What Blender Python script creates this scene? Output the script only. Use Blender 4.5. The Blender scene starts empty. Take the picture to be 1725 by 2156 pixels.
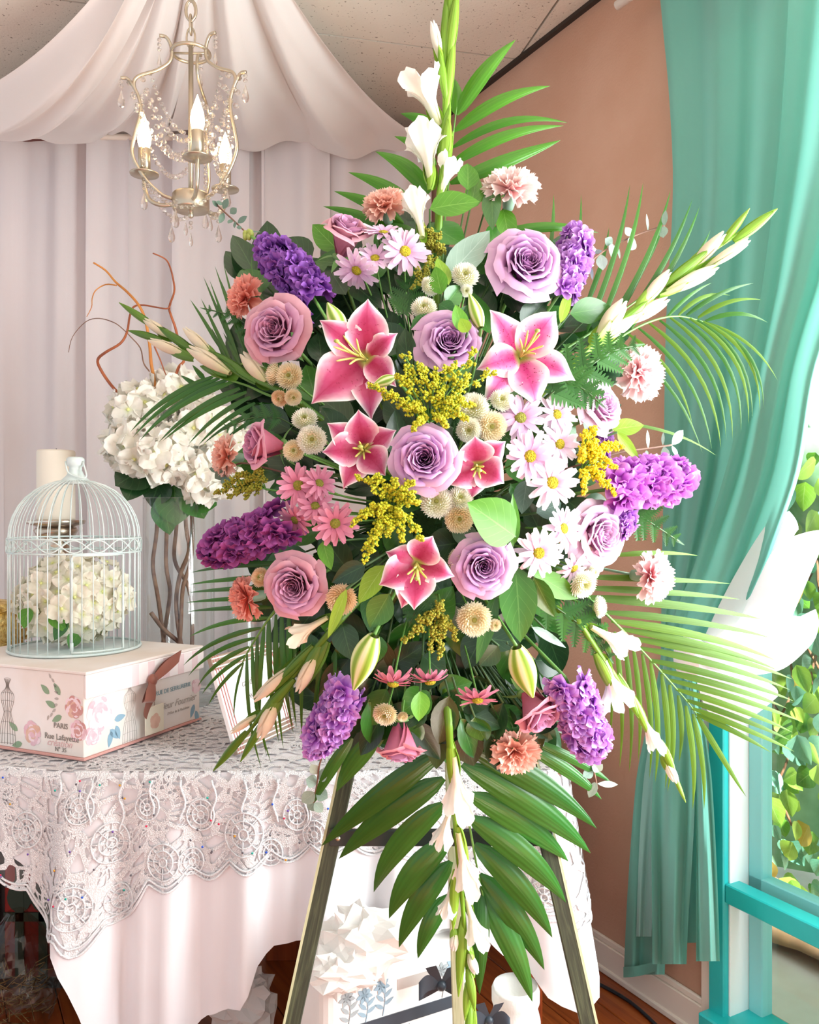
import bpy, math, random
from mathutils import Vector, Matrix, Quaternion
random.seed(7)
PI = math.pi
V = Vector
F = 1800.0      # focal length in pixels of the 1725 x 2156 frame
H = 1.35        # eye height
SC = bpy.context.scene
COL = SC.collection

# ------------------------------------------------------------------ camera, world, lights, exposure
cam = bpy.data.cameras.new('camera')
cam.sensor_fit = 'HORIZONTAL'; cam.sensor_width = 36.0
cam.lens = F * 36.0 / 1725.0
cam.clip_start = 0.05
cam_o = bpy.data.objects.new('camera', cam)
cam_o.location = (0, 0, H); cam_o.rotation_euler = (PI/2, 0, 0)
COL.objects.link(cam_o); SC.camera = cam_o

SC.view_settings.view_transform = 'Standard'
SC.view_settings.look = 'None'
SC.view_settings.gamma = 1.0
SC.view_settings.use_curve_mapping = False
SC.view_settings.exposure = 0.52

w = bpy.data.worlds.new('world'); SC.world = w
w.use_nodes = True
bg = w.node_tree.nodes['Background']
bg.inputs['Color'].default_value = (0.89, 0.945, 1.0, 1)
bg.inputs['Strength'].default_value = 0.72

# the sun over the garden, outside the window
sun = bpy.data.lights.new('sun', 'SUN'); sun.energy = 22.0; sun.angle = 0.02; sun.color = (1.0, 0.96, 0.88)
sun_o = bpy.data.objects.new('sun', sun); COL.objects.link(sun_o)
sun_o.rotation_euler = V((-0.22, 0.65, -0.73)).to_track_quat('-Z', 'Y').to_euler()

# right wall: line through these plan points; it carries the shop window nearer the camera
W0 = V((0.514, 2.635, 0)); WT = V((0.484, -0.875, 0)).normalized(); WN = V((0.875, 0.484, 0)).normalized()  # WT toward camera, WN outward
def wp(s, z=0.0, o=0.0):            # a point on the right wall: s metres toward the camera, o metres outward
    p = W0 + WT*s + WN*o; return V((p.x, p.y, z))
# daylight entering through the stretch of shop window right of the frame
day = bpy.data.lights.new('window_daylight', 'AREA'); day.shape = 'RECTANGLE'; day.size = 2.3; day.size_y = 2.0
day.energy = 172; day.color = (0.95, 0.98, 1.0)
day_o = bpy.data.objects.new('window_daylight', day); COL.objects.link(day_o)
day_o.location = wp(2.15, 1.45, 0.06)
day_o.rotation_euler = (-WN).to_track_quat('-Z', 'Y').to_euler()

# ------------------------------------------------------------------ helpers
def at(px, py, d):                  # a point at depth d metres seen at a pixel of the photograph
    return V(((px-862.5)/F*d, d, H-(py-1078.0)/F*d))
def lin(h):
    h = h.lstrip('#'); r = []
    for i in (0, 2, 4):
        c = int(h[i:i+2], 16)/255.0
        r.append(c/12.92 if c <= 0.04045 else ((c+0.055)/1.055)**2.4)
    return (r[0], r[1], r[2], 1.0)
MATS = {}
def nodes(name):
    m = bpy.data.materials.new(name); m.use_nodes = True
    nt = m.node_tree; nt.nodes.clear()
    out = nt.nodes.new('ShaderNodeOutputMaterial')
    MATS[name] = m
    return m, nt, out
def N(nt, t, **kw):
    n = nt.nodes.new(t)
    for k, v in kw.items(): setattr(n, k, v)
    return n
def mixc(nt, fac, a, b, blend='MIX'):
    n = N(nt, 'ShaderNodeMix', data_type='RGBA', blend_type=blend)
    for s, v in ((0, fac), (6, a), (7, b)):
        if hasattr(v, 'links'): nt.links.new(v, n.inputs[s])
        else: n.inputs[s].default_value = v
    return n.outputs[2]
def ramp(nt, src, stops, interp='LINEAR'):
    n = N(nt, 'ShaderNodeValToRGB'); n.color_ramp.interpolation = interp
    el = n.color_ramp.elements
    while len(el) < len(stops): el.new(0.5)
    for e, (p, c) in zip(el, stops):
        e.position = p; e.color = c if len(c) == 4 else (*c, 1)
    nt.links.new(src, n.inputs[0]); return n.outputs[0]
def math_n(nt, op, a, b=None, c=None):
    n = N(nt, 'ShaderNodeMath', operation=op)
    for i, v in enumerate((a, b, c)):
        if v is None: continue
        if hasattr(v, 'links'): nt.links.new(v, n.inputs[i])
        else: n.inputs[i].default_value = v
    return n.outputs[0]
def mat(name, hexc, rough=0.5, metal=0.0, hex2=None, noise=None, bump=0.0, bscale=None, transl=0.0, spec=0.5, coord='Object', sheen=0.0, coat=0.0, stretch=None):
    m, nt, out = nodes(name)
    b = N(nt, 'ShaderNodeBsdfPrincipled')
    c = lin(hexc); b.inputs['Base Color'].default_value = c
    b.inputs['Roughness'].default_value = rough; b.inputs['Metallic'].default_value = metal
    b.inputs['Specular IOR Level'].default_value = spec
    b.inputs['Sheen Weight'].default_value = sheen
    b.inputs['Coat Weight'].default_value = coat
    src = None
    if noise or bump:
        tc = N(nt, 'ShaderNodeTexCoord'); vec = tc.outputs[coord]
        if stretch:
            mp = N(nt, 'ShaderNodeMapping'); mp.inputs['Scale'].default_value = stretch
            nt.links.new(vec, mp.inputs['Vector']); vec = mp.outputs[0]
    if noise:
        nz = N(nt, 'ShaderNodeTexNoise'); nz.inputs['Scale'].default_value = noise; nz.inputs['Detail'].default_value = 4
        nt.links.new(vec, nz.inputs['Vector'])
        src = ramp(nt, nz.outputs['Fac'], [(0.35, c), (0.65, lin(hex2 or hexc))])
        nt.links.new(src, b.inputs['Base Color'])
    if bump:
        nb = N(nt, 'ShaderNodeTexNoise'); nb.inputs['Scale'].default_value = bscale or 60; nb.inputs['Detail'].default_value = 3
        nt.links.new(vec, nb.inputs['Vector'])
        bp = N(nt, 'ShaderNodeBump'); bp.inputs['Strength'].default_value = bump; bp.inputs['Distance'].default_value = 0.01
        nt.links.new(nb.outputs['Fac'], bp.inputs['Height']); nt.links.new(bp.outputs[0], b.inputs['Normal'])
    sh = b.outputs[0]
    if transl:
        t = N(nt, 'ShaderNodeBsdfTranslucent'); t.inputs['Color'].default_value = c
        if src is not None: nt.links.new(src, t.inputs['Color'])
        mx = N(nt, 'ShaderNodeMixShader'); mx.inputs[0].default_value = transl
        nt.links.new(sh, mx.inputs[1]); nt.links.new(t.outputs[0], mx.inputs[2]); sh = mx.outputs[0]
    nt.links.new(sh, out.inputs[0])
    return m
def petal_mat(name, stops, rough=0.55, transl=0.25, veins=0.0, noise=0.12):
    """colour runs along the petal from base (uv v = 0) to rim (v = 1)"""
    m, nt, out = nodes(name)
    tc = N(nt, 'ShaderNodeTexCoord'); sp = N(nt, 'ShaderNodeSeparateXYZ'); nt.links.new(tc.outputs['UV'], sp.inputs[0])
    c = ramp(nt, sp.outputs[1], [(p, lin(h)) for p, h in stops])
    nz = N(nt, 'ShaderNodeTexNoise'); nz.inputs['Scale'].default_value = 3; nt.links.new(tc.outputs['Object'], nz.inputs['Vector'])
    g = ramp(nt, nz.outputs['Fac'], [(0.3, (1-noise,)*3), (0.7, (1, 1, 1))])
    c = mixc(nt, 1.0, c, g, 'MULTIPLY')
    if veins:
        wv = math_n(nt, 'SINE', math_n(nt, 'MULTIPLY', sp.outputs[0], 60.0))
        wv = math_n(nt, 'MULTIPLY_ADD', wv, veins, 1-veins)
        c = mixc(nt, 1.0, c, wv, 'MULTIPLY')
    b = N(nt, 'ShaderNodeBsdfPrincipled'); nt.links.new(c, b.inputs['Base Color'])
    b.inputs['Roughness'].default_value = rough; b.inputs['Specular IOR Level'].default_value = 0.3
    t = N(nt, 'ShaderNodeBsdfTranslucent'); nt.links.new(c, t.inputs['Color'])
    mx = N(nt, 'ShaderNodeMixShader'); mx.inputs[0].default_value = transl
    nt.links.new(b.outputs[0], mx.inputs[1]); nt.links.new(t.outputs[0], mx.inputs[2])
    nt.links.new(mx.outputs[0], out.inputs[0]); return m
def leaf_mat(name, c1, c2, rough=0.35, transl=0.2, vein=None, coat=0.0, ribs=0):
    """uv: u across, v along; pale midrib and side veins or lengthwise ribs"""
    m, nt, out = nodes(name)
    tc = N(nt, 'ShaderNodeTexCoord'); sp = N(nt, 'ShaderNodeSeparateXYZ'); nt.links.new(tc.outputs['UV'], sp.inputs[0])
    oi = N(nt, 'ShaderNodeObjectInfo')
    nz = N(nt, 'ShaderNodeTexNoise'); nz.inputs['Scale'].default_value = 2.5; nt.links.new(tc.outputs['UV'], nz.inputs['Vector'])
    f = math_n(nt, 'MULTIPLY_ADD', nz.outputs['Fac'], 0.5, math_n(nt, 'MULTIPLY', oi.outputs['Random'], 0.5))
    c = ramp(nt, f, [(0.2, lin(c1)), (0.75, lin(c2))])
    U = math_n(nt, 'ABSOLUTE', math_n(nt, 'MULTIPLY_ADD', sp.outputs[0], 2.0, -1.0))
    h = None
    if vein:
        mid = math_n(nt, 'LESS_THAN', U, 0.035)
        sv = math_n(nt, 'SINE', math_n(nt, 'MULTIPLY', math_n(nt, 'MULTIPLY_ADD', U, -0.35, sp.outputs[1]), 38.0))
        sv2 = math_n(nt, 'GREATER_THAN', sv, 0.965)
        vv = math_n(nt, 'MAXIMUM', mid, math_n(nt, 'MULTIPLY', sv2, 0.55))
        c = mixc(nt, math_n(nt, 'MULTIPLY', vv, 0.28), c, lin(vein)); h = sv2
    if ribs:
        sv = math_n(nt, 'SINE', math_n(nt, 'MULTIPLY', U, float(ribs)))
        c = mixc(nt, math_n(nt, 'MULTIPLY_ADD', sv, 0.15, 0.15), c, lin(c1)); h = sv
    b = N(nt, 'ShaderNodeBsdfPrincipled'); nt.links.new(c, b.inputs['Base Color'])
    b.inputs['Roughness'].default_value = rough; b.inputs['Coat Weight'].default_value = coat; b.inputs['Coat Roughness'].default_value = 0.15
    if h is not None:
        bp = N(nt, 'ShaderNodeBump'); bp.inputs['Strength'].default_value = 0.12; bp.inputs['Distance'].default_value = 0.001
        nt.links.new(h, bp.inputs['Height']); nt.links.new(bp.outputs[0], b.inputs['Normal'])
    t = N(nt, 'ShaderNodeBsdfTranslucent'); nt.links.new(c, t.inputs['Color'])
    mx = N(nt, 'ShaderNodeMixShader'); mx.inputs[0].default_value = transl
    nt.links.new(b.outputs[0], mx.inputs[1]); nt.links.new(t.outputs[0], mx.inputs[2])
    nt.links.new(mx.outputs[0], out.inputs[0]); return m
def glass_mat(name, tint=(0.96, 0.99, 0.98, 1), ior=1.45, rough=0.02, gain=1.0):
    """thin clear glass: see-through with fresnel reflections"""
    m, nt, out = nodes(name)
    tr = N(nt, 'ShaderNodeBsdfTransparent'); tr.inputs[0].default_value = tint
    gl = N(nt, 'ShaderNodeBsdfGlossy'); gl.inputs['Roughness'].default_value = rough
    lw = N(nt, 'ShaderNodeLayerWeight'); lw.inputs[0].default_value = 0.5
    fr = math_n(nt, 'MULTIPLY_ADD', math_n(nt, 'POWER', lw.outputs['Facing'], 4.0), 0.45*gain, 0.03*gain)
    mx = N(nt, 'ShaderNodeMixShader'); nt.links.new(fr, mx.inputs[0])
    nt.links.new(tr.outputs[0], mx.inputs[1]); nt.links.new(gl.outputs[0], mx.inputs[2])
    nt.links.new(mx.outputs[0], out.inputs[0]); return m
def emit_mat(name, col, strength):
    m, nt, out = nodes(name)
    e = N(nt, 'ShaderNodeEmission'); e.inputs[0].default_value = (*col, 1); e.inputs[1].default_value = strength
    nt.links.new(e.outputs[0], out.inputs[0]); return m

# ---- geometry: a shape is (verts, faces, uvs)
def g_grid(fn, nu, nv):
    vs, fs, uv = [], [], []
    for j in range(nv+1):
        for i in range(nu+1):
            vs.append(tuple(fn(i/nu, j/nv))); uv.append((i/nu, j/nv))
    for j in range(nv):
        for i in range(nu):
            a = j*(nu+1)+i; fs.append((a, a+1, a+nu+2, a+nu+1))
    return vs, fs, uv
def g_tube(pts, r, n=6, caps=True, closed=False):
    pts = [V(p) for p in pts]; m = len(pts)
    rs = r if isinstance(r, (list, tuple)) else [r]*m
    vs, fs, uv = [], [], []
    nrm = None
    for k in range(m):
        if closed: t = (pts[(k+1) % m]-pts[k-1])
        else: t = pts[min(k+1, m-1)]-pts[max(k-1, 0)]
        t = t.normalized() if t.length > 1e-9 else V((0, 0, 1))
        if nrm is None: nrm = t.orthogonal().normalized()
        nrm = (nrm - t*nrm.dot(t))
        nrm = nrm.normalized() if nrm.length > 1e-6 else t.orthogonal().normalized()
        bn = t.cross(nrm)
        for i in range(n):
            a = 2*PI*i/n
            vs.append(tuple(pts[k]+(nrm*math.cos(a)+bn*math.sin(a))*rs[k])); uv.append((i/n, k/max(1, m-1)))
    kk = m if closed else m-1
    for k in range(kk):
        for i in range(n):
            a = k*n; b = ((k+1) % m)*n
            fs.append((a+i, a+(i+1) % n, b+(i+1) % n, b+i))
    if caps and not closed:
        fs.append(tuple(range(n-1, -1, -1))); fs.append(tuple(range((m-1)*n, m*n)))
    return vs, fs, uv
def g_lathe(prof, n=24, caps=True):
    vs, fs, uv = [], [], []
    for k, (r, z) in enumerate(prof):
        for i in range(n):
            a = 2*PI*i/n; vs.append((r*math.cos(a), r*math.sin(a), z)); uv.append((i/n, k/(len(prof)-1)))
    for k in range(len(prof)-1):
        for i in range(n):
            a = k*n; b = a+n; fs.append((a+i, a+(i+1) % n, b+(i+1) % n, b+i))
    if caps:
        fs.append(tuple(range(n-1, -1, -1))); fs.append(tuple(range((len(prof)-1)*n, len(prof)*n)))
    return vs, fs, uv
def g_box(x0, x1, y0, y1, z0, z1):
    vs = [(x, y, z) for z in (z0, z1) for y in (y0, y1) for x in (x0, x1)]
    fs = [(0, 2, 3, 1), (4, 5, 7, 6), (0, 1, 5, 4), (2, 6, 7, 3), (0, 4, 6, 2), (1, 3, 7, 5)]
    return vs, fs, [(0, 0)]*8
def g_bbox(x0, x1, y0, y1, z0, z1, b):    # box with chamfered edges
    vs = []
    for sz, z in ((-1, z0), (1, z1)):
        for sy, y in ((-1, y0), (1, y1)):
            for sx, x in ((-1, x0), (1, x1)):
                vs += [(x-sx*b, y-sy*b, z), (x-sx*b, y, z-sz*b), (x, y-sy*b, z-sz*b)]
    import itertools
    bm_faces = []
    idx = lambda sx, sy, sz, k: ((sz*2+sy)*2+sx)*3+k
    q = [(0, 0), (1, 0), (1, 1), (0, 1)]
    for s in (0, 1):
        bm_faces.append([idx(a, b_, s, 0) for a, b_ in (q if s else q[::-1])])
        bm_faces.append([idx(a, s, b_, 1) for a, b_ in (q[::-1] if s else q)])
        bm_faces.append([idx(s, a, b_, 2) for a, b_ in (q if s else q[::-1])])
    for a in (0, 1):
        for b_ in (0, 1):
            bm_faces.append([idx(0, a, b_, 0), idx(1, a, b_, 0), idx(1, a, b_, 1), idx(0, a, b_, 1)])
            bm_faces.append([idx(a, 0, b_, 0), idx(a, 1, b_, 0), idx(a, 1, b_, 2), idx(a, 0, b_, 2)])
            bm_faces.append([idx(a, b_, 0, 1), idx(a, b_, 1, 1), idx(a, b_, 1, 2), idx(a, b_, 0, 2)])
            for c in (0, 1): bm_faces.append([idx(a, b_, c, 0), idx(a, b_, c, 1), idx(a, b_, c, 2)])
    return vs, [tuple(f) for f in bm_faces], [(0, 0)]*24
def g_oct(c, r):
    x, y, z = c
    return ([(x+r, y, z), (x-r, y, z), (x, y+r, z), (x, y-r, z), (x, y, z+r), (x, y, z-r)],
            [(0, 2, 4), (2, 1, 4), (1, 3, 4), (3, 0, 4), (2, 0, 5), (1, 2, 5), (3, 1, 5), (0, 3, 5)], [(0, 0)]*6)
def g_sphere(r=1, nu=12, nv=8, sz=1.0):
    return g_lathe([(max(1e-4, r*math.sin(PI*k/nv)), -r*sz*math.cos(PI*k/nv)) for k in range(nv+1)], nu)
def g_disc(r, n=16, z=0, dome=0.0):
    vs = [(0, 0, z+dome)]+[(r*math.cos(2*PI*i/n), r*math.sin(2*PI*i/n), z) for i in range(n)]
    return vs, [(0, 1+i, 1+(i+1) % n) for i in range(n)], [(0.5, 0.5)]*(n+1)
def g_poly(pts, th=0.0):   # flat polygon from plan points with thickness (extruded in z)
    n = len(pts)
    vs = [tuple(p) for p in pts]
    if not th: return vs, [tuple(range(n))], [(p[0], p[1]) for p in pts]
    vs += [(p[0], p[1], p[2]-th) for p in pts]
    return vs, [tuple(range(n)), tuple(range(2*n-1, n-1, -1))]+[(i, i+n, (i+1) % n+n, (i+1) % n) for i in range(n)], [(0, 0)]*(2*n)
def xf(g, M): return [tuple(M @ V(v)) for v in g[0]], g[1], g[2]
def merge(gs):
    vs, fs, uv = [], [], []
    for a, b, c in gs:
        o = len(vs); vs += a; uv += c; fs += [tuple(i+o for i in f) for f in b]
    return vs, fs, uv
def mk(name, g, m, smooth=True):
    me = bpy.data.meshes.new(name)
    me.from_pydata(g[0], [], g[1])
    if m is not None: me.materials.append(m if not isinstance(m, str) else MATS[m])
    if smooth: me.polygons.foreach_set('use_smooth', [True]*len(me.polygons))
    ul = me.uv_layers.new(name='UVMap')
    li = [0]*len(me.loops); me.loops.foreach_get('vertex_index', li)
    fl = []
    for i in li: fl += g[2][i]
    ul.data.foreach_set('uv', fl)
    me.update(); return me
def ob(name, me, parent=None, M=None, m=None):
    o = bpy.data.objects.new(name, me); COL.objects.link(o)
    if parent is not None: o.parent = parent
    if M is not None: o.matrix_basis = M
    if m is not None:
        o.material_slots[0].link = 'OBJECT'; o.material_slots[0].material = m if not isinstance(m, str) else MATS[m]
    return o
def part(name, g, m, parent, M=None, smooth=True): return ob(name, mk(name, g, m, smooth), parent, M)
def thing(name, label, cat, M=None, group=None):
    o = bpy.data.objects.new(name, None); COL.objects.link(o); o.empty_display_size = 0.02
    if isinstance(M, Vector): M = Matrix.Translation(M)
    if M is not None: o.matrix_basis = M
    o['label'] = label; o['category'] = cat
    if group: o['group'] = group
    return o
def tag(o, label, cat, group=None):
    o['label'] = label; o['category'] = cat
    if group: o['group'] = group
    return o
def struct(o): o['kind'] = 'structure'; return o
def face(P, n, s=1.0, roll=0.0):    # matrix with local +Z along n
    q = V(n).normalized().to_track_quat('Z', 'Y')
    return Matrix.Translation(P) @ (q @ Quaternion((0, 0, 1), roll)).to_matrix().to_4x4() @ Matrix.Scale(s, 4)
def span(P0, P1, wid, up, thick=None):   # matrix: local Y runs P0 -> P1 (unit length), X is wid wide, Z toward up
    y = P1-P0; L = y.length; yd = y/L
    z = V(up)-yd*V(up).dot(yd); z = z.normalized() if z.length > 1e-6 else yd.orthogonal().normalized()
    x = yd.cross(z)
    M = Matrix.Identity(4)
    for i in range(3):
        M[i][0] = x[i]*wid; M[i][1] = yd[i]*L; M[i][2] = z[i]*(thick if thick else wid); M[i][3] = P0[i]
    return M
def catmull(pts, n=6):
    pts = [V(p) for p in pts]; out = []
    for i in range(len(pts)-1):
        p0 = pts[max(0, i-1)]; p1 = pts[i]; p2 = pts[i+1]; p3 = pts[min(len(pts)-1, i+2)]
        for k in range(n):
            t = k/n
            out.append(0.5*((2*p1)+(p2-p0)*t+(2*p0-5*p1+4*p2-p3)*t*t+(3*p1-p0-3*p2+p3)*t**3))
    out.append(pts[-1]); return out
def interp(tab, x):
    if x <= tab[0][0]: return tab[0][1]
    for (a, ya), (b, yb) in zip(tab, tab[1:]):
        if x <= b:
            t = (x-a)/(b-a); return ya+(yb-ya)*t
    return tab[-1][1]
def sinterp(tab, x):       # smooth (catmull) interpolation
    if x <= tab[0][0]: return tab[0][1]
    for i in range(len(tab)-1):
        a, ya = tab[i]; b, yb = tab[i+1]
        if x <= b:
            t = (x-a)/(b-a)
            y0 = tab[max(0, i-1)][1]; y3 = tab[min(len(tab)-1, i+2)][1]
            return 0.5*((2*ya)+(yb-y0)*t+(2*y0-5*ya+4*yb-y3)*t*t+(3*ya-y0-3*yb+y3)*t**3)
    return tab[-1][1]
def text_mesh(s, size, m, shear=0.0, extrude=0.0004):
    cu = bpy.data.curves.new('lettering', 'FONT'); cu.body = s; cu.size = size; cu.align_x = 'CENTER'; cu.shear = shear; cu.extrude = extrude
    o = bpy.data.objects.new('tmp_text', cu); COL.objects.link(o)
    dg = bpy.context.evaluated_depsgraph_get(); dg.update()
    me = bpy.data.meshes.new_from_object(o.evaluated_get(dg))
    bpy.data.objects.remove(o); bpy.data.curves.remove(cu)
    me.materials.clear(); me.materials.append(MATS[m]); me.name = 'lettering'
    return me
def rnd(a, b): return random.uniform(a, b)

# ------------------------------------------------------------------ the room
mat('wall_pink', 'CAA28C', 0.9, hex2='C2977F', noise=3, bump=0.15, bscale=120)
mat('wall_behind', 'A87068', 0.9)
mat('trim_white', 'F2E6DA', 0.5)
mat('groove_dark', '3A2E26', 0.9)
mat('teal_paint', '2FC4C4', 0.35, hex2='25B8BA', noise=5)
mat('teal_pale', '8ED6D8', 0.4)
mat('jamb_sunlit', 'F4F8F8', 0.4)  # window reveal: blown-out sunlight put into the colour as white
def ceiling_mat():
    m, nt, out = nodes('acoustic_tile')
    tc = N(nt, 'ShaderNodeTexCoord')
    nz = N(nt, 'ShaderNodeTexNoise'); nz.inputs['Scale'].default_value = 130; nz.inputs['Detail'].default_value = 2
    nt.links.new(tc.outputs['Object'], nz.inputs['Vector'])
    n2 = N(nt, 'ShaderNodeTexNoise'); n2.inputs['Scale'].default_value = 4; nt.links.new(tc.outputs['Object'], n2.inputs['Vector'])
    c = ramp(nt, n2.outputs['Fac'], [(0.3, lin('DDD4C6')), (0.7, lin('E6DDD0'))])
    f = ramp(nt, nz.outputs['Fac'], [(0.66, (0, 0, 0)), (0.72, (1, 1, 1))])
    c = mixc(nt, f, c, lin('8C7F70'))
    b = N(nt, 'ShaderNodeBsdfPrincipled'); b.inputs['Roughness'].default_value = 0.95; nt.links.new(c, b.inputs['Base Color'])
    bp = N(nt, 'ShaderNodeBump'); bp.inputs['Strength'].default_value = 0.3; bp.inputs['Distance'].default_value = 0.004
    nt.links.new(nz.outputs['Fac'], bp.inputs['Height']); bp.invert = True; nt.links.new(bp.outputs[0], b.inputs['Normal'])
    nt.links.new(b.outputs[0], out.inputs[0])
ceiling_mat()
def wood_mat(name, c1, c2, c3, rough=0.3, scale=(18, 1.2, 18)):
    m, nt, out = nodes(name)
    tc = N(nt, 'ShaderNodeTexCoord'); mp = N(nt, 'ShaderNodeMapping'); mp.inputs['Scale'].default_value = scale
    oi = N(nt, 'ShaderNodeObjectInfo')
    ad = N(nt, 'ShaderNodeVectorMath', operation='ADD'); nt.links.new(tc.outputs['Object'], ad.inputs[0])
    cb = N(nt, 'ShaderNodeCombineXYZ'); nt.links.new(math_n(nt, 'MULTIPLY', oi.outputs['Random'], 9.0), cb.inputs[0]); nt.links.new(cb.outputs[0], ad.inputs[1])
    nt.links.new(ad.outputs[0], mp.inputs[0])
    nz = N(nt, 'ShaderNodeTexNoise'); nz.inputs['Scale'].default_value = 3; nz.inputs['Detail'].default_value = 6; nz.inputs['Distortion'].default_value = 0.6
    nt.links.new(mp.outputs[0], nz.inputs['Vector'])
    c = ramp(nt, nz.outputs['Fac'], [(0.3, lin(c1)), (0.5, lin(c2)), (0.7, lin(c3))])
    b = N(nt, 'ShaderNodeBsdfPrincipled'); nt.links.new(c, b.inputs['Base Color']); b.inputs['Roughness'].default_value = rough
    bp = N(nt, 'ShaderNodeBump'); bp.inputs['Strength'].default_value = 0.15; bp.inputs['Distance'].default_value = 0.003
    nt.links.new(nz.outputs['Fac'], bp.inputs['Height']); nt.links.new(bp.outputs[0], b.inputs['Normal'])
    nt.links.new(b.outputs[0], out.inputs[0])
wood_mat('floor_wood', '7A3A16', '96481C', 'A85A28', 0.28)
wood_mat('panel_wood', '6E2A10', '8A3A18', '9A4A22', 0.35, (14, 14, 1.0))
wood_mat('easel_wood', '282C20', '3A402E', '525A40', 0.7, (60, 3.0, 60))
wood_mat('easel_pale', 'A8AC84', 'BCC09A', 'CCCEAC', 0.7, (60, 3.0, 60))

# floor: a sub-floor that carries single boards
fl = struct(part('floor', g_poly([wp(-1.6, -.02, .0), V((-3.0, 4.03, -.02)), V((-3.0, -.6, -.02)), wp(4.2, -.02, .0)], .06), 'groove_dark', None, smooth=False))
board = mk('plank', g_bbox(-0.064, 0.064, -1.15, 1.15, -0.02, 0.0, 0.002), 'floor_wood', False)
q = Matrix.Rotation(math.atan2(-WT.x, WT.y)+PI, 4, 'Z')
for i in range(-24, 25):
    for j in (-1, 0, 1):
        c = wp(0, 0, -.066) + q.to_3x3() @ V((i*0.13, j*2.303+(0.7 if i % 2 else 0), 0))
        if -2.9 < c.x < 2.6 and -1.5 < c.y < 4.6 and (V((c.x, c.y, 0))-W0).dot(WN) < -.06:
            ob('plank', board, fl, Matrix.Translation(c) @ q)
# ceiling: acoustic tiles with open joints
CZ = 2.88
ce = struct(part('ceiling', g_poly([wp(-1.6, CZ+.08, .1), V((-2.6, 4.03, CZ+.08)), V((-2.6, -1.4, CZ+.08)), wp(4.4, CZ+.08, .1)], .05), 'groove_dark', None, smooth=False))
def clip_wall(pts):      # cut a plan polygon at the inside face of the right wall
    out = []; f = lambda p: (V((p.x, p.y, 0))-W0).dot(WN)
    for a, b in zip(pts, pts[1:]+pts[:1]):
        fa, fb = f(a), f(b)
        if fa <= 0: out.append(a)
        if (fa < 0) != (fb < 0): out.append(a.lerp(b, fa/(fa-fb)))
    return out
ang = math.atan2(0.163, 0.688); Rt = Matrix.Rotation(ang, 3, 'Z'); S0 = V((0.366, 2.89, CZ+.03))
for i in range(-3, 3):
    for j in range(-8, 4):
        pl_ = clip_wall([S0 + Rt @ V(((i+.5)*1.22+sx*.606, (j+.5)*.61+sy*.301, 0)) for sx, sy in ((-1, -1), (1, -1), (1, 1), (-1, 1))])
        if len(pl_) > 2: part('tile', g_poly(pl_, .03), 'acoustic_tile', ce, smooth=False)
# right wall with the window opening; s runs toward the camera
S_END = -0.95; S_WIN = 0.555; S_CAM = 4.0
wall_r = struct(part('wall_right', merge([
    xf(g_box(S_END, S_WIN, 0, 0.12, 0, CZ), Matrix.Identity(4)),
    g_box(S_WIN, S_CAM, 0, 0.12, 2.55, CZ), g_box(S_WIN, S_CAM, 0.004, 0.12, 0, 0.085), g_box(S_CAM, S_CAM+0.3, 0, 0.12, 0, CZ)]),
    'wall_pink', None, Matrix(((WT.x, WN.x, 0, W0.x), (WT.y, WN.y, 0, W0.y), (0, 0, 1, 0), (0, 0, 0, 1))), False))
WM = Matrix(((WT.x, WN.x, 0, W0.x), (WT.y, WN.y, 0, W0.y), (0, 0, 1, 0), (0, 0, 0, 1)))
struct(part('trim_1', merge([g_box(S_END, S_CAM, -0.018, 0.0, CZ-0.012, CZ), ]), 'groove_dark', None, WM, False))
bb = struct(part('baseboard_right', merge([g_bbox(S_END, S_WIN-0.05, -0.016, 0.0, 0.0, 0.085, 0.002), g_bbox(S_END, S_WIN-0.05, -0.011, 0.0, 0.085, 0.103, 0.003),
    g_bbox(S_END, S_WIN-0.05, -0.022, 0.0, 0.0, 0.02, 0.004)]), 'trim_white', None, WM, False))
struct(part('wall_back', g_box(-2.6, 0.14, 3.46, 3.56, 0, CZ), 'wall_behind', None, smooth=False))
# window: frame of nested members, a rail, two panes
win = thing('window_1', 'x', 'x', WM); del win['label']; del win['category']; struct(win)
fz0, fz1 = 0.08, 2.55
part('window_frame', merge([g_bbox(S_WIN-0.055, S_WIN-0.022, -0.012, 0.02, 0.0, fz1, 0.004)]), 'trim_white', win, smooth=False)
part('stile', g_bbox(S_WIN-0.02, S_WIN+0.028, -0.022, 0.03, 0.02, fz1, 0.003), 'teal_paint', win, smooth=False)
part('inner_jamb', g_bbox(S_WIN+0.028, S_WIN+0.034, -0.005, 0.075, 0.06, fz1, 0.001), 'jamb_sunlit', win, smooth=False)
part('outer_stile', g_bbox(S_WIN+0.034, S_WIN+0.075, 0.06, 0.10, 0.06, fz1, 0.003), 'teal_pale', win, smooth=False)
rz = 0.412
part('rail', g_bbox(S_WIN+0.028, S_CAM, -0.018, 0.03, rz-0.03, rz+0.018, 0.003), 'teal_paint', win, smooth=False)
part('rail', g_bbox(S_WIN+0.034, S_CAM, 0.06, 0.10, rz-0.02, rz+0.03, 0.003), 'teal_pale', win, smooth=False)
part('sill', g_bbox(S_WIN-0.02, S_CAM, -0.06, 0.10, 0.06, 0.10, 0.004), 'teal_paint', win, smooth=False)
part('stile', g_bbox(S_WIN+1.25, S_WIN+1.31, -0.018, 0.03, 0.10, fz1, 0.003), 'teal_paint', win, smooth=False)
part('head', g_bbox(S_WIN-0.02, S_CAM, -0.02, 0.10, fz1-0.05, fz1, 0.003), 'teal_paint', win, smooth=False)
glass_mat('pane_glass', (0.97, 0.99, 0.99, 1), 1.35, 0.0)
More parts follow.
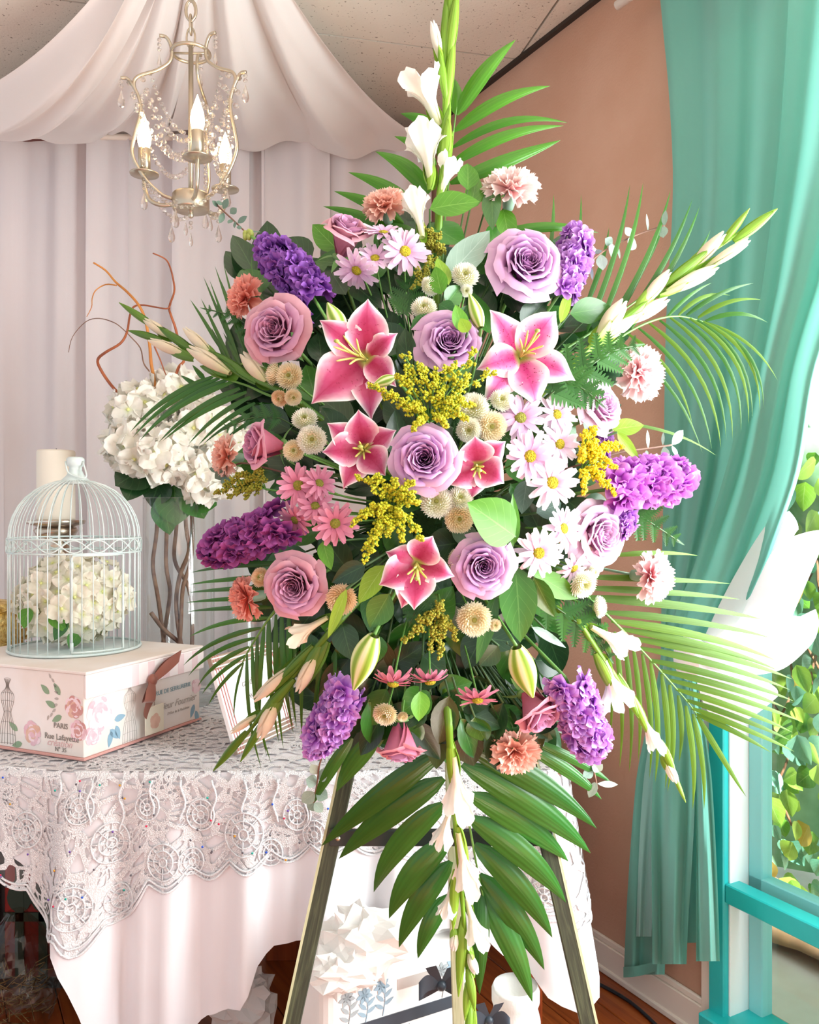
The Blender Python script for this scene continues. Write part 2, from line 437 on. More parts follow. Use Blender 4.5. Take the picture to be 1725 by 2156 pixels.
for z0, z1 in ((0.10, rz-0.02), (rz+0.02, fz1-0.05)):
    part('pane', g_box(S_WIN+0.07, S_WIN+1.25, 0.078, 0.082, z0, z1), 'pane_glass', win, smooth=False)

# ------------------------------------------------------------------ the garden outside
mat('concrete', 'E6E2DA', 0.9, hex2='D8D2C8', noise=6)
mat('soil', '6A5440', 0.95, hex2='8A7050', noise=12)
leaf_mat('ivy_mid', '4E8A2E', '8CBF4A', 0.3, 0.35, vein='C8E090')
leaf_mat('ivy_light', '86B83C', 'B8DC66', 0.3, 0.4, vein='E0F0B0')
leaf_mat('ivy_yellow', 'C8A838', 'E0C860', 0.4, 0.4, vein='F0E0A0')
leaf_mat('ivy_blue', '5A9C86', '86BEA6', 0.25, 0.3, vein='C0E0D0')
mat('bark', '6A4A34', 0.9, hex2='8A6448', noise=30)
mat('garden_wall', '5E8A5A', 0.9, hex2='9CC8A8', noise=5)
struct(part('ground', g_box(-0.9, 5.0, 0.12, 2.6, -0.12, -0.02), 'concrete', None, WM, False))
def ovate(tipx=0.0, serr=0.0, cup=0.12, wpos=0.42, fold=0.25, droop=0.15, nu=4, nv=7):
    def f(u, v):
        Uc = 2*u-1
        wv = math.sin(PI*min(1, v**(math.log(0.5)/math.log(wpos))))**0.85
        if serr: wv *= 1+serr*(1 if int(v*nv+0.5) % 2 else -1)*0.5
        return (Uc*0.5*wv + tipx*v*v, v, abs(Uc)*fold*0.5*wv*0.5 - droop*v*v - cup*0*v)
    return g_grid(f, nu, nv)
ivy = thing('ivy_hedge', 'sunlit green ivy climbing outside the window', 'hedge', wp(1.0, 0, 0.95))
ivy_i = ivy.matrix_basis.inverted()
ivy_mesh = [mk('leaf', ovate(0.05, 0, fold=0.5, wpos=0.32, droop=0.2), MATS['ivy_mid']), mk('leaf', ovate(-0.08, 0, fold=-0.3, wpos=0.38, droop=0.1), MATS['ivy_mid'])]
def hedge_pt(s, z): return wp(s, z, 0.95+0.12*math.sin(s*4.3+z*3)+0.08*math.sin(z*7+s*2))
bank = g_grid(lambda u, v: ivy_i @ (hedge_pt(-0.6+3.4*u, 0.02+2.9*v)+WN*0.12), 20, 20)
part('hedge_bank', bank, 'garden_wall', ivy)
random.seed(21)
cam_p = V((0, 0, H))
def vis_ray(px, py, o):      # where a pixel's sight line meets the hedge distance
    d = V(((px-862.5)/F, 1, -(py-1078)/F)); t = (W0+WN*o-V((0, 0, 0))).dot(WN)/d.dot(WN)
    return cam_p + d*t
for k in range(12):
    p = vis_ray(rnd(1600, 1760), rnd(900, 1700), 0.98)
    pts = [ivy_i @ (p+V((0.05*math.sin(j*1.3+k), 0, (j-3)*0.12))+WN*0.02) for j in range(7)]
    part('stem', g_tube(catmull(pts, 3), 0.005, 5), 'bark', ivy)
for k in range(300):
    if k < 240: p = vis_ray(rnd(1590, 1790), rnd(950, 2020), 0.90)
    else: p = wp(rnd(0.2, 2.6), rnd(0.2, 2.6), 0.9)
    p = p + WN*rnd(-0.16, 0.1)
    L = rnd(0.045, 0.105); a = rnd(-1.1, 1.1)
    dn = V((0, 0, -1))*math.cos(a)+WT*math.sin(a)
    up = -WN+V((rnd(-.5, .5), rnd(-.5, .5), rnd(0.0, .9)))
    m = random.choices(['ivy_mid', 'ivy_light', 'ivy_blue', 'ivy_yellow'], [4, 5, 3, 0.5])[0]
    ob('leaf', random.choice(ivy_mesh), ivy, span(ivy_i @ p, ivy_i @ (p+dn*L), L*rnd(.75, 1.0), up), m)
# planting bed at the foot of the hedge
bed = thing('planting_bed', 'strip of brown soil with fallen leaves below the ivy', 'flower bed', wp(1.0, -0.02, 0.72))
bed_i = bed.matrix_basis.inverted()
part('soil_strip', xf(g_grid(lambda u, v: wp(-0.8+3.6*u, 0.02+0.05*math.sin(v*PI)+0.012*math.sin(u*60+v*9), 0.55+0.4*v), 40, 6), bed_i), 'soil', bed)
for k in range(14):
    p = vis_ray(rnd(1615, 1740), rnd(1990, 2050), 0.68); p.z = 0.06
    L = rnd(.04, .07); a = rnd(0, 6.28)
    ob('fallen_leaf', ivy_mesh[0], bed, span(bed_i @ p, bed_i @ (p+V((math.cos(a), math.sin(a), .2))*L), L*.7, (0, -.4, 1)), random.choice(['ivy_yellow', 'ivy_light', 'ivy_mid']))

# ------------------------------------------------------------------ back drapes and canopy
mat('voile', 'E9E1E2', 0.8, transl=0.18, sheen=0.3, bump=0.05, bscale=300)
mat('voile_warm', 'F0E9E6', 0.8, transl=0.2, sheen=0.3, bump=0.05, bscale=300)
drape = thing('wall_drape', 'pale pinkish white voile drapes hanging over the back wall', 'drapes', V((-0.8, 3.3, 0.0)))
di = drape.matrix_basis.inverted()
edges = [-220, 3, 192, 268, 372, 522, 556, 690, 905]
random.seed(5)
for k in range(len(edges)-1):
    a, b = edges[k], edges[k+1]
    d0 = 3.30+0.03*(k % 2); ph = rnd(0, 6)
    nf = max(.8, (b-a)/125.0)
    def f(u, v, a=a, b=b, d0=d0, ph=ph, nf=nf):
        px = a-6+(b-a+10)*u + 6*math.sin(v*3+ph)*(v)
        fold = 0.020*math.sin(2*PI*nf*u+ph+0.5*v)+0.006*math.sin(2*PI*nf*2.3*u+ph*2+v)
        return di @ V(((px-862.5)/F*d0, d0+fold+0.02*v*math.sin(5*v+ph), 2.80-2.78*v))
    part('panel', g_grid(f, max(10, int((b-a)/6)), 16), 'voile', drape)
part('rail', xf(g_tube([(-2.0, 3.28, 2.80), (0.05, 3.34, 2.80)], 0.012, 8), di), 'trim_white', drape)
canopy = thing('ceiling_canopy', 'gathered white voile canopy swagged from ceiling above the chandelier', 'drapes', V((-0.6, 2.6, CZ)))
ci = canopy.matrix_basis.inverted()
G0 = at(392, -165, 2.26)
def railp(t):     # along the rail: t = 0 far left, 1 right corner
    return V((-2.05+2.14*t, 3.16+0.16*t, 2.80-0.015*math.sin(t*9)))
lobes = [(0.0, 0.26, .27, 0.2), (0.20, 0.47, .20, 1.3), (0.42, 0.56, .16, 2.2), (0.53, 0.80, .15, 3.1), (0.74, 1.0, .12, 4.4)]
for k, (a, b, sag, ph) in enumerate(lobes):
    def f(u, v, a=a, b=b, sag=sag, ph=ph):
        R = railp(a+(b-a)*u)
        g = G0+V((-0.05+0.24*(a+(b-a)*u)-0.04, 0.03*math.sin(u*7), 0.02))
        p = g.lerp(R, v)
        loc = math.sin(PI*v)
        p.z -= sag*math.sin(PI*v**0.85)*(0.75+0.25*math.sin(PI*u))
        p.z -= 0.03*math.sin(PI*u)*v**2 + (0.03*max(0, v-0.9)/0.1*math.sin(PI*u)**0.5 if v > .9 else 0)
        am = 0.034*v**0.7*(0.35+0.65*loc)+0.006
        fo = math.sin(2*PI*1.7*u+ph+2.6*v)+0.35*math.sin(2*PI*3.3*u+2*ph-1.4*v)
        p.z += am*fo; p.y += 0.3*am*math.cos(2*PI*1.7*u+ph)
        return ci @ p
    part('swag', g_grid(f, 44, 34), 'voile_warm', canopy)

# ------------------------------------------------------------------ teal curtain by the window
def cloth_mat(name, c1, c2, transl=0.25, rough=0.75):
    m, nt, out = nodes(name)
    tc = N(nt, 'ShaderNodeTexCoord'); nz = N(nt, 'ShaderNodeTexNoise'); nz.inputs['Scale'].default_value = 2
    nt.links.new(tc.outputs['Object'], nz.inputs['Vector'])
    c = ramp(nt, nz.outputs['Fac'], [(0.3, lin(c1)), (0.7, lin(c2))])
    wv = N(nt, 'ShaderNodeTexNoise'); wv.inputs['Scale'].default_value = 600; nt.links.new(tc.outputs['Object'], wv.inputs['Vector'])
    b = N(nt, 'ShaderNodeBsdfPrincipled'); nt.links.new(c, b.inputs['Base Color']); b.inputs['Roughness'].default_value = rough; b.inputs['Sheen Weight'].default_value = 0.3
    bp = N(nt, 'ShaderNodeBump'); bp.inputs['Strength'].default_value = 0.08; bp.inputs['Distance'].default_value = 0.002
    nt.links.new(wv.outputs['Fac'], bp.inputs['Height']); nt.links.new(bp.outputs[0], b.inputs['Normal'])
    t = N(nt, 'ShaderNodeBsdfTranslucent'); nt.links.new(c, t.inputs['Color'])
    mx = N(nt, 'ShaderNodeMixShader'); mx.inputs[0].default_value = transl
    nt.links.new(b.outputs[0], mx.inputs[1]); nt.links.new(t.outputs[0], mx.inputs[2]); nt.links.new(mx.outputs[0], out.inputs[0])
cloth_mat('teal_cloth', '68B2A4', '78BEB0', 0.24)
cloth_mat('teal_lining', '9CCEC8', 'A8D6D0', 0.35)
cur = thing('window_curtain', 'long teal curtain tied back at the left of the window', 'curtain', wp(0.45, 0, -0.1))
cui = cur.matrix_basis.inverted()
def wall_pt(px, py, o):      # sight line of a pixel met with a plane parallel to the right wall, o metres inside it
    d = V(((px-862.5)/F, 1, -(py-1078)/F)); t = (W0-WN*o).dot(WN)/d.dot(WN)
    return cam_p + d*t
def sheet(name, left, right, y0, y1, o, nf, amp, ph, m, nu=56, nv=48, pin=None):
    def f(u, v):
        y = y0+(y1-y0)*v
        l, r = sinterp(left, y), sinterp(right, y)
        A = amp*(1.0 if pin is None else max(0.25, min(1, abs(y-pin)/400.0)))
        fold = A*(math.sin(2*PI*nf*u+ph+0.6*math.sin(v*4))+0.22*math.sin(2*PI*nf*2.2*u+ph*2+v*2))
        return cui @ wall_pt(l+(r-l)*u, y, o+fold)
    return part(name, g_grid(f, nu, nv), m, cur)
sheet('back_panel', [(-110, 1380), (0, 1391), (200, 1409), (400, 1417), (700, 1402), (1000, 1398), (1200, 1394), (1390, 1392)],
      [(-110, 1705), (300, 1680), (700, 1640), (1000, 1575), (1200, 1500), (1390, 1425)], -110, 1390, 0.055, 2.6, 0.014, 0.4, 'teal_cloth', pin=1390)
sheet('swept_panel', [(-110, 1665), (300, 1642), (600, 1606), (850, 1562), (1000, 1525), (1200, 1460), (1330, 1410), (1400, 1393)],
      [(-110, 1960), (300, 1890), (600, 1790), (780, 1722), (1000, 1683), (1200, 1612), (1290, 1562), (1400, 1462)], -110, 1400, 0.115, 2.1, 0.024, 2.0, 'teal_cloth', pin=1400)
TL = [(1370, 1393), (1450, 1376), (1640, 1340), (1850, 1326), (2055, 1314)]
def tail(x0, x1, y1, o, nf, amp, ph, m='teal_cloth', w0=0.0, w1=1.0):
    # one hanging fold of the tail between two lines fanning out of the tie
    sheet('tail_fold', [(1370, 1393+69*w0), (1640, 1340+159*w0), (y1, x0)], [(1370, 1393+69*w1), (1640, 1340+159*w1), (y1, x1)], 1370, y1, o, nf, amp, ph, m, nu=30, nv=30, pin=1390)
tail(1314, 1400, 2052, .052, 1.6, .016, .3, 'teal_cloth', 0.0, .55)
tail(1340, 1372, 1972, .070, 1.1, .009, 1.2, 'teal_lining', .1, .38)
tail(1374, 1446, 2030, .110, 1.5, .024, 2.6, 'teal_cloth', .22, .78)
tail(1420, 1490, 1985, .060, 1.3, .012, 1.9, 'teal_cloth', .6, .95)
tail(1466, 1516, 2024, .116, 1.2, .022, 4.0, 'teal_cloth', .78, 1.0)
hem = g_grid(lambda u, v: cui @ wall_pt(1313+70*u, 2036+22*v-14*u*u, 0.068+0.006*math.sin(7*u)), 12, 2)
part('hem_band', hem, 'teal_cloth', cur)
part('curtain_rod', xf(g_tube([wp(0.28, 2.74, -0.09), wp(2.6, 2.72, -0.09)], 0.013, 10), cui), 'trim_white', cur)
# white satin tie-back bow
mat('satin_white', 'F7F8FB', 0.35, transl=0.25, sheen=0.2)
bow = thing('tieback_bow', 'large white satin bow tying back the teal curtain', 'bow', wall_pt(1455, 1385, 0.16))
bi = bow.matrix_basis.inverted()
def band(ctr, wid, m, parent, inv, name, n=8, nu=6, curl=0.0):
    """ribbon: centre line points, and a width vector at each"""
    c = catmull(ctr, n); ww = catmull(wid, n)
    def f(u, v):
        k = min(len(c)-1, int(round(v*(len(c)-1)))); t = u-0.5
        return inv @ (c[k]+ww[k]*t+(V((0, -1, 0))*curl*math.cos(t*PI)))
    return part(name, g_grid(f, nu, len(c)-1), m, parent)
wq = lambda x, y, o: wall_pt(x, y, o)
def loop(pts, wids, name):
    band([wq(*p) for p in pts], [wq(p[0]+w_[0], p[1]+w_[1], p[2]+w_[2])-wq(*p) for p, w_ in zip(pts, wids)], 'satin_white', bow, bi, name, curl=0.012)
def rolled(u, v):      # the upper loop seen side on: a leaning open roll of ribbon
    a = 2*PI*u; c0 = wq(1600, 1335, .15).lerp(wq(1688, 1128, .15), v)
    r = .062*(1-.12*v-.75*max(0, v-.82)**2*12)*(1+.05*math.sin(3*a+2*v))
    return bi @ (c0+WT*(math.cos(a)*r)-WN*(math.sin(a)*r*.65)+V((0, 0, .012*math.cos(a))))
part('bow_loop', g_grid(rolled, 32, 14), 'satin_white', bow)
loop([(1475, 1385, .17), (1545, 1372, .22), (1630, 1352, .22), (1700, 1330, .20), (1716, 1310, .13), (1660, 1350, .08), (1560, 1385, .1), (1480, 1390, .14)],
     [(10, 40, 0), (25, 100, 0), (25, 120, .02), (5, 70, .08), (0, 60, .12), (10, 80, .05), (10, 60, 0), (5, 40, 0)], 'bow_loop')
loop([(1480, 1390, .17), (1520, 1430, .17), (1560, 1475, .16), (1590, 1500, .15)], [(40, 10, 0), (110, -30, 0), (150, -60, 0), (100, -70, .02)], 'bow_tail')
loop([(1480, 1380, .13), (1560, 1250, .12), (1640, 1120, .11), (1672, 1095, .1)], [(20, 20, 0), (60, 20, 0), (60, 25, 0), (20, 40, 0)], 'bow_tail')
part('bow_knot', xf(g_sphere(0.042, 12, 8, 1.3), Matrix.Translation(V((0, 0, 0)))), 'satin_white', bow)
# cord and black floor grille at the foot of the wall
mat('black_plastic', '20242A', 0.4)
tag(part('power_cord', g_tube(catmull([wp(-0.02, 0.16, -0.035), wp(-0.02, 0.06, -0.035), wp(0.0, 0.012, -0.05), wp(0.08, 0.006, -0.09), wp(0.3, 0.006, -0.06), wp(0.52, 0.006, -0.1)], 6), 0.005, 6), 'black_plastic', None),
    'thin black cord running down below the curtain hem', 'cord')
gr = thing('floor_grille', 'black metal grille strip lying against the white baseboard', 'grille', wp(-0.36, 0, -0.035))
gi = gr.matrix_basis.inverted()
part('bar', xf(g_bbox(-0.72, -0.22, -0.042, -0.024, 0.0, 0.03, 0.003), gi @ WM), 'black_plastic', gr, smooth=False)
for s in (-0.34, -0.255): part('prong', xf(g_tube([wp(s, 0.02, -0.03), wp(s, 0.10, -0.026)], 0.0045, 6), gi), 'black_plastic', gr)

# ------------------------------------------------------------------ table, cloths
TZ = 0.75
TP = [V((-1.62, 2.165, 0)), V((-0.776, 1.96, 0)), V((0.36, 1.97, 0)), V((0.40, 2.5, 0)), V((0.22, 2.93, 0)), V((-1.62, 2.93, 0))]
table = thing('display_table', 'wooden table hidden under the white cloth', 'table', V((-0.6, 2.45, 0)))
ti = table.matrix_basis.inverted()
part('table_top', xf(g_poly([V((p.x*0.985-0.005, 2.45+(p.y-2.45)*0.985, TZ-0.004)) for p in TP][::-1], 0.03), ti), 'panel_wood', table, smooth=False)
for x, y in ((-0.36, 2.58), (-0.21, 2.58)): part('base_panel', xf(g_bbox(x-0.072, x+0.072, y-0.012, y+0.012, 0, TZ-0.035, 0.003), ti), 'panel_wood', table, smooth=False)
for x, y in ((-1.5, 2.8), (0.12, 2.8), (0.3, 2.15)): part('leg', xf(g_bbox(x-0.03, x+0.03, y-0.03, y+0.03, 0, TZ-0.035, 0.003), ti), 'panel_wood', table, smooth=False)
LA = (TP[1]-TP[0]).length
def peri(s):     # point and outward normal on the table edge; s = 0 at the front left corner
    segs = [(TP[0], TP[1], -LA), (TP[1], TP[2], 0.0), (TP[2], TP[3], (TP[2]-TP[1]).length)]
    def raw(s):
        for a, b, s0 in segs[::-1]:
            if s >= s0 or a is TP[0]:
                d = (b-a).normalized(); return a+d*(s-s0), V((d.y, -d.x, 0))
    p = V((0, 0, 0)); n = V((0, 0, 0))
    for k in (-0.045, -0.025, 0, 0.025, 0.045):
        a, b = raw(s+k); p += a; n += b
    return p/5, n.normalized()
S1 = (TP[2]-TP[1]).length
W_HEM = [(-.87, .60), (-.19, .585), (-.08, .52), (-.045, .46), (0, .37), (.035, .29), (.07, .18), (.11, .11), (.25, .13), (.315, .205), (.41, .25), (.435, .33), (.47, .362), (.59, .385), (.75, .40), (.95, .385), (1.05, .30), (1.125, .22), (1.2, .3), (1.6, .45)]
L_HEM = [(-.87, .50), (-.19, .535), (-.1, .475), (-.02, .395), (.03, .375), (.1, .405), (.19, .495), (.38, .535), (.59, .58), (.8, .57), (1.0, .5), (1.12, .40), (1.2, .5), (1.6, .6)]
def fold(s, dz):
    t = min(1, dz/0.45)
    return 0.004+t*(0.026*math.sin(2*PI*s/0.185+0.6)+0.012*math.sin(2*PI*s/0.083+2.0)+0.028)+0.045*t*math.exp(-((s-0.02)/0.07)**2)+0.03*t*math.exp(-((s-1.12)/0.06)**2)
def skirt(hem, off, s0, s1, nu, nv, scallop=0.0):
    def f(u, v):
        s = s0+(s1-s0)*u
        h = interp(hem, s)
        if scallop: h -= scallop*(abs(math.sin(PI*s/0.092))-0.5)
        z = TZ+off-(TZ-h)*v
        p, n = peri(s)
        k = fold(s, TZ-z)+off+0.004*min(1, v*8)
        if v < 0.04: k *= v/0.04
        p = p+n*k; return V((p.x, p.y, z))
    return g_grid(f, nu, nv), f
mat('cloth_white', 'F3EFF2', 0.6, transl=0.12, sheen=0.2)
cl = thing('tablecloth', 'white cloth draped over the display table', 'tablecloth', V((-0.6, 2.45, TZ)))
cli = cl.matrix_basis.inverted()
part('cloth_top', xf(g_poly([V((p.x, p.y, TZ+0.001)) for p in TP], 0.002), cli), 'cloth_white', cl, smooth=False)
part('cloth_drop', xf(skirt(W_HEM, 0.002, -LA, S1+0.5, 150, 22)[0], cli), 'cloth_white', cl)
def lace_mat():
    m, nt, out = nodes('lace')
    tc = N(nt, 'ShaderNodeTexCoord')
    vec = tc.outputs['UV']
    nz = N(nt, 'ShaderNodeTexNoise'); nz.inputs['Scale'].default_value = 14; nt.links.new(vec, nz.inputs['Vector'])
    dv = N(nt, 'ShaderNodeMix', data_type='RGBA', blend_type='LINEAR_LIGHT'); dv.inputs[0].default_value = 0.012
    nt.links.new(vec, dv.inputs[6]); nt.links.new(nz.outputs['Color'], dv.inputs[7])
    def edge(scale, th):
        vo = N(nt, 'ShaderNodeTexVoronoi', feature='DISTANCE_TO_EDGE'); vo.inputs['Scale'].default_value = scale
        nt.links.new(dv.outputs[2], vo.inputs['Vector'])
        return math_n(nt, 'LESS_THAN', vo.outputs['Distance'], th)
    e1 = edge(27, 0.105); e2 = edge(80, 0.12)
    n2 = N(nt, 'ShaderNodeTexNoise'); n2.inputs['Scale'].default_value = 12; nt.links.new(vec, n2.inputs['Vector'])
    dense = math_n(nt, 'GREATER_THAN', n2.outputs['Fac'], 0.53)
    a = math_n(nt, 'MAXIMUM', e1, math_n(nt, 'MULTIPLY', e2, dense))
    a = math_n(nt, 'MAXIMUM', a, 0.10)
    bead = N(nt, 'ShaderNodeTexVoronoi'); bead.inputs['Scale'].default_value = 420; nt.links.new(vec, bead.inputs['Vector'])
    c = ramp(nt, bead.outputs['Distance'], [(0.1, lin('FFFFFF')), (0.6, lin('D2CFD0'))])
    b = N(nt, 'ShaderNodeBsdfPrincipled'); nt.links.new(c, b.inputs['Base Color']); b.inputs['Roughness'].default_value = 0.3
    bp = N(nt, 'ShaderNodeBump'); bp.inputs['Strength'].default_value = 0.7; bp.inputs['Distance'].default_value = 0.002; bp.invert = True
    nt.links.new(bead.outputs['Distance'], bp.inputs['Height']); nt.links.new(bp.outputs[0], b.inputs['Normal'])
    tr = N(nt, 'ShaderNodeBsdfTransparent'); mx = N(nt, 'ShaderNodeMixShader')
    nt.links.new(a, mx.inputs[0]); nt.links.new(tr.outputs[0], mx.inputs[1]); nt.links.new(b.outputs[0], mx.inputs[2]); nt.links.new(mx.outputs[0], out.inputs[0])
    m.cycles.use_transparent_shadow = True if hasattr(m, 'cycles') and hasattr(m.cycles, 'use_transparent_shadow') else None
try: lace_mat()
except Exception as e: print('lace', e)
mat('lace_cord', 'F2F2F4', 0.35, bump=0.6, bscale=500)
lace = thing('lace_overlay', 'beaded silvery white lace overlay with scalloped edge on the table', 'lace cloth', V((-0.6, 2.45, TZ+0.004)))
lci = lace.matrix_basis.inverted()
g = g_poly([V((p.x, p.y, TZ+0.0055)) for p in TP]); part('lace_top', xf(g, lci), 'lace', lace)
lg, lf = skirt(L_HEM, 0.006, -LA, S1+0.5, 190, 26, 0.028)
lg = (lg[0], lg[1], [(u*(LA+S1+0.5), -v*0.27) for u, v in lg[2]]); part('lace_drop', xf(lg, lci), 'lace', lace)
def on_lace(s, z, o=0.0):
    p, n = peri(s); k = fold(s, TZ-z)+0.011+o; p = p+n*k; return lci @ V((p.x, p.y, z))
edge_pts = [lci @ (lf(i/520, 1.0)) for i in range(521)]
part('edge_cord', g_tube(edge_pts, 0.0032, 5), 'lace_cord', lace)
edge2 = [lci @ (lf(i/520, 0.955)+V((0, -0.002, 0))) for i in range(521)]
part('edge_cord', g_tube(edge2, 0.0026, 5), 'lace_cord', lace)
random.seed(11)
med = []
for s, z, r in ((.40, .62, .048), (.10, .60, .045), (.22, .56, .04), (.30, .66, .035), (.03, .47, .045), (-.10, .62, .04), (-.2, .6, .04), (.52, .66, .035), (.18, .68, .03), (1.05, .58, .045), (.95, .64, .04), (1.08, .48, .035), (.56, .62, .03), (.03, .68, .035), (.12, .47, .035), (.28, .555, .03), (.46, .575, .03)):
    for rr in (r, r*0.62, r*0.25):
        med.append(g_tube([on_lace(s+rr*math.cos(a)*0.9, z+rr*math.sin(a)) for a in [2*PI*i/20 for i in range(20)]], 0.0022, 5, closed=True))
    for k in range(8):
        a = 2*PI*k/8; med.append(g_tube([on_lace(s+q_*r*math.cos(a)*0.9, z+q_*r*math.sin(a)) for q_ in (0.28, 0.62, 1.0)], 0.0018, 4))
ml = part('cord_motifs', merge(med), 'lace_cord', lace); ml['kind'] = 'stuff'
for k in range(9):       # vertical braids falling from the table edge
    s = -.02+k*0.07; pts = [on_lace(s+0.006*math.sin(j*.9+k), TZ-0.01-j*0.012, 0.001) for j in range(int(6+6*random.random()))]
    part('braid', g_tube(pts, 0.0028, 5), 'lace_cord', lace)
for nm, hx in (('seq_blue', '3A6AE8'), ('seq_red', 'E8486A'), ('seq_gold', 'F0B040'), ('seq_teal', '30C0B0'), ('seq_grey', '707078'), ('seq_violet', '8060C0')):
    mat(nm, hx, 0.15, 0.6)
    ds = []
    for k in range(34 if nm == 'seq_grey' else 7):
        s = rnd(-.2, .62) if k < 20 else rnd(.9, 1.1); z = rnd(.47 if s < .15 else .56, .74)
        p, n = peri(s); M = Matrix.Translation(on_lace(s, z, 0.003)) @ n.to_track_quat('Z', 'Y').to_matrix().to_4x4()
        ds.append(xf(g_lathe([(0.0026, 0), (0.0026, 0.0008), (0.0012, 0.0014)], 8), M))
    o = part('sequins', merge(ds), nm, lace); o['kind'] = 'stuff'

# ------------------------------------------------------------------ keepsake box with flap, bow and tag
mat('box_paper', 'E9DCD2', 0.7, hex2='F3EDEA', noise=5)
mat('box_edge', 'D9A29A', 0.7)
mat('flap_white', 'FBF3F3', 0.6); mat('flap_pink', 'F3DCDF', 0.6)
mat('ribbon_brown', '8A5040', 0.45, sheen=0.3)
mat('ink_grey', '8E8680', 0.8); mat('ink_pink', 'E2BFBE', 0.8); mat('ink_soft', 'BCB2AC', 0.8); mat('ink_teal', '8CA9B2', 0.8)
mat('print_rose', 'E2B4C0', 0.8, hex2='ECC8D0', noise=60); mat('print_rose_dark', 'CC9490', 0.8, hex2='D6A49E', noise=60); mat('print_peach', 'DCB09C', 0.8, hex2='E6C0AE', noise=60)
mat('print_pale', 'F4DCE2', 0.8); mat('print_leaf', '8FA88A', 0.8); mat('print_blue', '8FB0C4', 0.8); mat('tag_card', 'EFE6D2', 0.7)
ex = V((0.4, 0.915, 0)).normalized(); ey = V((-ex.y, ex.x, 0))
BO = at(177, 1604, 2.035); BO.z = TZ+0.0075
BM = Matrix(((ex.x, ey.x, 0, BO.x), (ex.y, ey.y, 0, BO.y), (0, 0, 1, BO.z), (0, 0, 0, 1)))
box = thing('keepsake_box', 'cream cardboard box printed with roses under the birdcage', 'box', BM)
part('body', g_bbox(0, .44, 0, .50, 0.006, .205, .002), 'box_paper', box, smooth=False)
part('base_edge', g_bbox(-.004, .444, -.004, .504, 0, .006, .001), 'box_edge', box, smooth=False)
part('lid', g_bbox(-.004, .444, -.010, .504, .205, .212, .0015), 'box_paper', box, smooth=False)
flap = part('flap', g_bbox(-.004, .444, -.012, -.004, .148, .2045, .002), 'flap_white', box, smooth=False)
for k in range(7): part('stripe', g_box(.03+k*.06, .055+k*.06, -.0126, -.0118, .15, .203), 'flap_pink', flap, smooth=False)
LF = Matrix(((0, 0, -1, 0), (-1, 0, 0, 0), (0, 1, 0, 0), (0, 0, 0, 1)))     # lettering plane on the shaded left face
RF = Matrix(((1, 0, 0, 0), (0, 0, -1, 0), (0, 1, 0, 0), (0, 0, 0, 1)))      # and on the lit right face
def letter(s, size, m, P, a, b, shear=0.0):
    # a: distance along face, b: height
    T = Matrix.Translation(V((-0.0012, a, b)) if P is LF else V((a, -0.0012, b)))
    ob('lettering', text_mesh(s, size, m, shear), box, T @ P)
letter('PARIS', .0185, 'ink_grey', LF, .073, .070); letter('Rue Lafayette', .020, 'ink_grey', LF, .070, .042)
letter('création', .024, 'ink_pink', LF, .078, .026, 0.35); letter('N° 35', .015, 'ink_grey', LF, .073, .014)
letter('RUE DE SERRURERIE', .0165, 'ink_teal', RF, .325, .105); letter('Sieur Fournier', .026, 'ink_soft', RF, .345, .062, 0.35)
letter('19 Rue de la Madeleine', .010, 'ink_soft', RF, .345, .044, 0.2)
def flat_flower(P, a, b, r, c1, c2, n=9, off=0.0008):
    rs = random.Random(int(a*9999+b*777)); gs = [[], [], []]; z = off
    for rr, num in ((1.0, 10), (.78, 9), (.56, 8), (.34, 6), (.12, 3)):
        for k in range(num):
            an = 2*PI*k/num+rs.uniform(-.25, .25); z += .00001; q_ = r*rr*rs.uniform(.85, 1.1)*.78
            d = g_disc(r*rs.uniform(.22, .34), 9)
            gs[rs.choice((0, 1, 2))].append(xf(d, Matrix.Translation(V((q_*math.cos(an), q_*math.sin(an), z))) @ Matrix.Rotation(an, 4, 'Z') @ Matrix.Diagonal((.7, 1.1, 1, 1))))
    T = Matrix.Translation(V((0, a, b)) if P is LF else V((a, 0, b))) @ P
    for g_, m in zip(gs, (c1, c2, 'print_pale')):
        if g_: part('rose_print', xf(merge(g_), T), m, box, smooth=False)
def flat_leaf(P, a, b, ang, L, m):
    T = Matrix.Translation(V((0, a, b)) if P is LF else V((a, 0, b))) @ P @ Matrix.Translation(V((0, 0, .0006))) @ Matrix.Rotation(ang-PI/2, 4, 'Z') @ Matrix.Diagonal((L*.45, L, .0001, 1))
    part('leaf_print', xf(ovate(fold=0, droop=0), T), m, box, smooth=False)
def wire_form(P, a, b, h, m):    # dress-form outline drawn in thin lines
    prof = [(.16, 1.0), (.07, .93), (.10, .86), (.30, .78), (.30, .66), (.17, .50), (.30, .34), (.38, .16), (.40, .02)]
    T = Matrix.Translation(V((0, a, b)) if P is LF else V((a, 0, b))) @ P
    gs = []
    for k in (-1, -.7, -.35, 0, .35, .7, 1): gs.append(g_tube(catmull([V((x*k*h*.42, z*h, .0006)) for x, z in prof], 3), .0005, 4))
    for x, z in prof: gs.append(g_tube([V((x*h*.42*math.cos(t), z*h+.02*h*math.sin(t), .0006)) for t in [PI*i/8 for i in range(9)]], .0004, 4))
    part('dress_form_print', xf(merge(gs), T), m, box)
flat_flower(LF, .030, .125, .030, 'print_peach', 'print_rose_dark'); flat_flower(LF, .165, .048, .032, 'print_peach', 'print_rose'); flat_flower(LF, .018, .070, .028, 'print_rose_dark', 'print_rose')
for a, b, an in ((.075, .15, 2.2), (.09, .12, 2.8), (.07, .10, 3.6), (.11, .15, 2.5), (.20, .02, 3.4), (.215, .05, 2.6)): flat_leaf(LF, a, b, an, .035, 'print_leaf')
